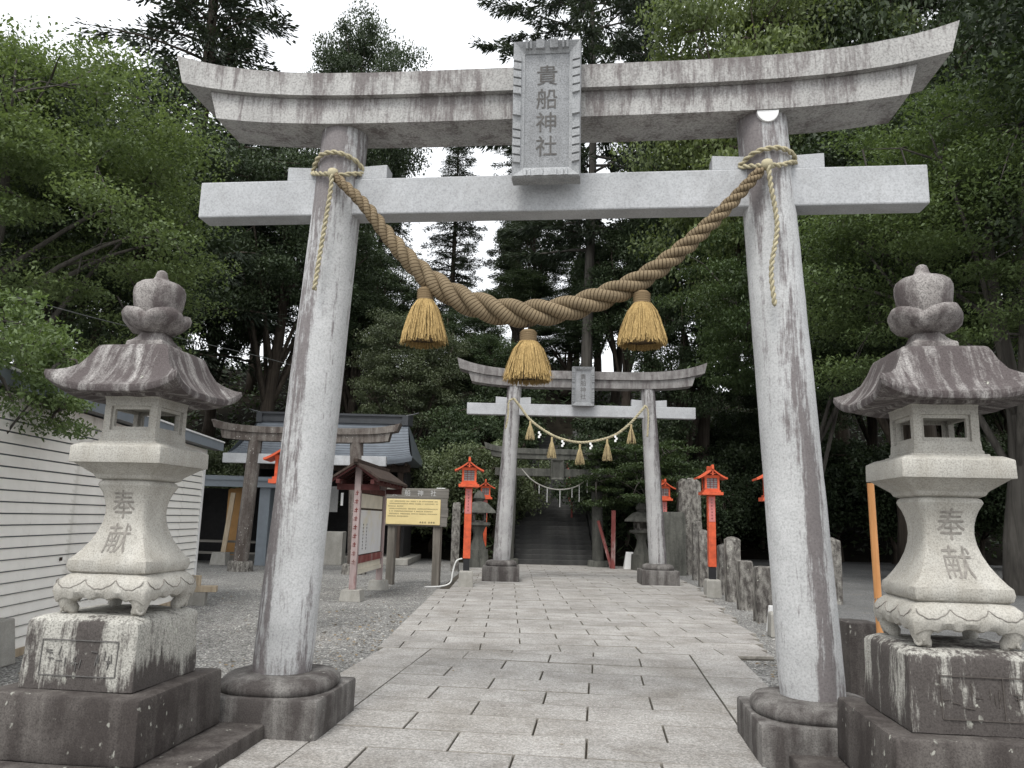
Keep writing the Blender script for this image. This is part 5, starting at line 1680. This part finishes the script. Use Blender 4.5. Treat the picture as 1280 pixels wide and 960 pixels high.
K_SMALL = make_kind(gen_broad(52, 4.4, 1.9, 1.0, 110, 240, .09, .05, flat=.2, mode='flat', clump=.5, limbs=9, tr=.018, lumps=.4, hollow=.4), 'leaf_maple_dark', 'bark_grey')

def pt(px, Y):
    p = at_depth(px, 640, Y)
    return p.x, p.y, max(-.05, hill(p.x, p.y))

for _k, _h in ((K_MAPLE, 11.5), (K_MAPLE2, 9.5), (K_OAK, 19), (K_OAK2, 21), (K_CEDAR, 27), (K_FIR, 27), (K_BUSH, 3.4), (K_SMALL, 4.4)): _k.h = _h

def P(kind, px, Y, rz, sc, label, top=None, **kw):
    """top: picture row that the tree top reaches, which gives its height at that distance"""
    x, y, z = pt(px, Y)
    if top is not None:
        kw['sz'] = (at_depth(px, top, Y).z - z) / kind.h
    return plant(kind, x, y, z, R(rz), sc, label, **kw)

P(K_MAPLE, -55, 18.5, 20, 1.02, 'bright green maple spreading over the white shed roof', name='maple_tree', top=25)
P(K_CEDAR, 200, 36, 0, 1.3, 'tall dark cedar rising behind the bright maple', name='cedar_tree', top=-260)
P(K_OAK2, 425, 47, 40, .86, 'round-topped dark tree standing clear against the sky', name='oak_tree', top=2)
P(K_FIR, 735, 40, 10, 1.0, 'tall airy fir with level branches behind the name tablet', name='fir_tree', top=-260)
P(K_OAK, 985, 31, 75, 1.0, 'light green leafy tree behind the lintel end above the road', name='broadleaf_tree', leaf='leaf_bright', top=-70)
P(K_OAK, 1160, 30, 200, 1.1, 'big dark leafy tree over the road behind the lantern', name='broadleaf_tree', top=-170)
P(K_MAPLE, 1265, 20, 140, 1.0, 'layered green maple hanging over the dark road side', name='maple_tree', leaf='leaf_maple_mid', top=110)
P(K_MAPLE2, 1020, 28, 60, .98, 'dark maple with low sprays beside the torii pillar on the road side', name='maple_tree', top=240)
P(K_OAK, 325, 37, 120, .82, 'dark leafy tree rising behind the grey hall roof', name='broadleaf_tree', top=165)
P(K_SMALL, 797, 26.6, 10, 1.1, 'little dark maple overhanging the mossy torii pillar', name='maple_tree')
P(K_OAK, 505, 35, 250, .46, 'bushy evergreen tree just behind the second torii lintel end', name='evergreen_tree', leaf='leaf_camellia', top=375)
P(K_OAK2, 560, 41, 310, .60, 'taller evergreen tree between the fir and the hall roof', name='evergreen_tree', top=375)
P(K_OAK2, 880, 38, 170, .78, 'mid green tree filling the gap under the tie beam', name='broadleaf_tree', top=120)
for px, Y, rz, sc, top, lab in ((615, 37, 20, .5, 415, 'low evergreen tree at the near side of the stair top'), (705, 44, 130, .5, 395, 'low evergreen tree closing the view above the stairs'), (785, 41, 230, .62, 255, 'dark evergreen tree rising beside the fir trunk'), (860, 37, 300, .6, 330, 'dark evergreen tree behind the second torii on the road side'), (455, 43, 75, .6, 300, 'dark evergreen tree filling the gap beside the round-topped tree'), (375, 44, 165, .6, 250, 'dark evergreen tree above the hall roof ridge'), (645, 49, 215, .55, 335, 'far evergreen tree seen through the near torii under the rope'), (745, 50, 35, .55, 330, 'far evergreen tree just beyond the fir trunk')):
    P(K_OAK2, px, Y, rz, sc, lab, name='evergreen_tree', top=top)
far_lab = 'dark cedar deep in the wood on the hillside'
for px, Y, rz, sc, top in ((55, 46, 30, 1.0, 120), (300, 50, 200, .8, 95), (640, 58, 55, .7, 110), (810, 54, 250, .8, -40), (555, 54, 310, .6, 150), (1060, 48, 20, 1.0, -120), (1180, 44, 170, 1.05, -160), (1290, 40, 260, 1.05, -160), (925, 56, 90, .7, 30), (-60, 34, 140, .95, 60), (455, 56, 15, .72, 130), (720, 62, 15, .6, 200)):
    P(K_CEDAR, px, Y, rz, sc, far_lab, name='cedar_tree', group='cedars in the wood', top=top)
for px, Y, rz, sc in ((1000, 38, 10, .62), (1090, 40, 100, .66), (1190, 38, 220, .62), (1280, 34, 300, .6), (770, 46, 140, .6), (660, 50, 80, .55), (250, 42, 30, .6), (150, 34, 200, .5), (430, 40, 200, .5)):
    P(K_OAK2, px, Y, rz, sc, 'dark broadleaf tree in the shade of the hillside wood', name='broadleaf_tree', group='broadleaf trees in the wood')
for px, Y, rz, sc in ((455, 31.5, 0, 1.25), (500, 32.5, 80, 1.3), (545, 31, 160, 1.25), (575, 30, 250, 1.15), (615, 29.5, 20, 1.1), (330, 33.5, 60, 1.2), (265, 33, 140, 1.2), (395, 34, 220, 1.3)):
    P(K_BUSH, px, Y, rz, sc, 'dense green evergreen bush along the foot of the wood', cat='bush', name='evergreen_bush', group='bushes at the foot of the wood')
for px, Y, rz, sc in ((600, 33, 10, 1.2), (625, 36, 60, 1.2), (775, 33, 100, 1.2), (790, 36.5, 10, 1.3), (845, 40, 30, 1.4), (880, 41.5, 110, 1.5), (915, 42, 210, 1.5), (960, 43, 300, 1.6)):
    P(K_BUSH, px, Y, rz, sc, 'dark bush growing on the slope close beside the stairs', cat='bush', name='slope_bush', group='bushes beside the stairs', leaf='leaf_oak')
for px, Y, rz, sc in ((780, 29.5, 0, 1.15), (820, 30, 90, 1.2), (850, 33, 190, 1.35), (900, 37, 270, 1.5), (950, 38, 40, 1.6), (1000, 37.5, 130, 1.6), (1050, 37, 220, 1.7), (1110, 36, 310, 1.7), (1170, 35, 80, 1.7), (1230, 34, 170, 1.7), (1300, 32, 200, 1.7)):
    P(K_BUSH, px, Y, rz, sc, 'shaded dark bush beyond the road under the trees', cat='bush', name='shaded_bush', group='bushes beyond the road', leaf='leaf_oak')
# trees over the road beside the frame, whose crowns shade the road end
for x, y, rz, sc, lab in ((15.5, 14.5, 40, 1.0, 'broad leafy tree at the open edge of the road, beside the lantern'), (13.5, 26.0, 160, .95, 'broad leafy tree at the shaded bend of the road'), (-14.5, 24.0, 20, .9, 'broad leafy tree behind the maple and the shed')):
    plant(K_OAK, x, y, 0, R(rz), sc, lab, name='broadleaf_tree', group='trees at the yard edge')

# low growth on the slope
n = 42000
xs = rng.uniform(-34, 44, n); ys = rng.uniform(27.5, 62, n)
keep = [(i, hill(xs[i], ys[i])) for i in range(n)]
keep = [(i, z) for i, z in keep if z > .05 and not (-.2 < xs[i] < 3.5 and ys[i] < 40)]
ii = np.array([k for k, _ in keep]); zz = np.array([z for _, z in keep])
pos = np.stack([xs[ii], ys[ii], zz + rng.random(len(ii)) ** 2 * .8], 1)
m = len(ii)
axl = unit(np.stack([rng.normal(size=m), rng.normal(size=m), rng.random(m) * .8], 1)); nrl = unit(rng.normal(size=(m, 3)) * .5 + np.array([0, -.3, 1]))
v, f = leaf_arrays(pos, axl, nrl, rng.uniform(.2, .5, m), rng.uniform(.08, .2, m))
tag(np_mesh('undergrowth', v, f, M['leaf_oak'], rng.random(m)), 'low leafy undergrowth covering the wooded slope', 'undergrowth', kind='stuff')

# leafy branch of the shrub tree at the shed front
kn = make_kind(gen_broad(61, 3.75, 1.6, 1.95, 125, 210, .060, .027, flat=.42, clump=.27, limbs=8, tr=.017, lumps=.35, hollow=.3), 'leaf_near', 'bark_grey')
q = at_depth(-70, 500, 7.4)
plant(kn, q.x, q.y, -.05, R(30), 1.0, 'fresh green leafy shrub tree reaching past the lantern roof', cat='tree', name='shrub_tree')
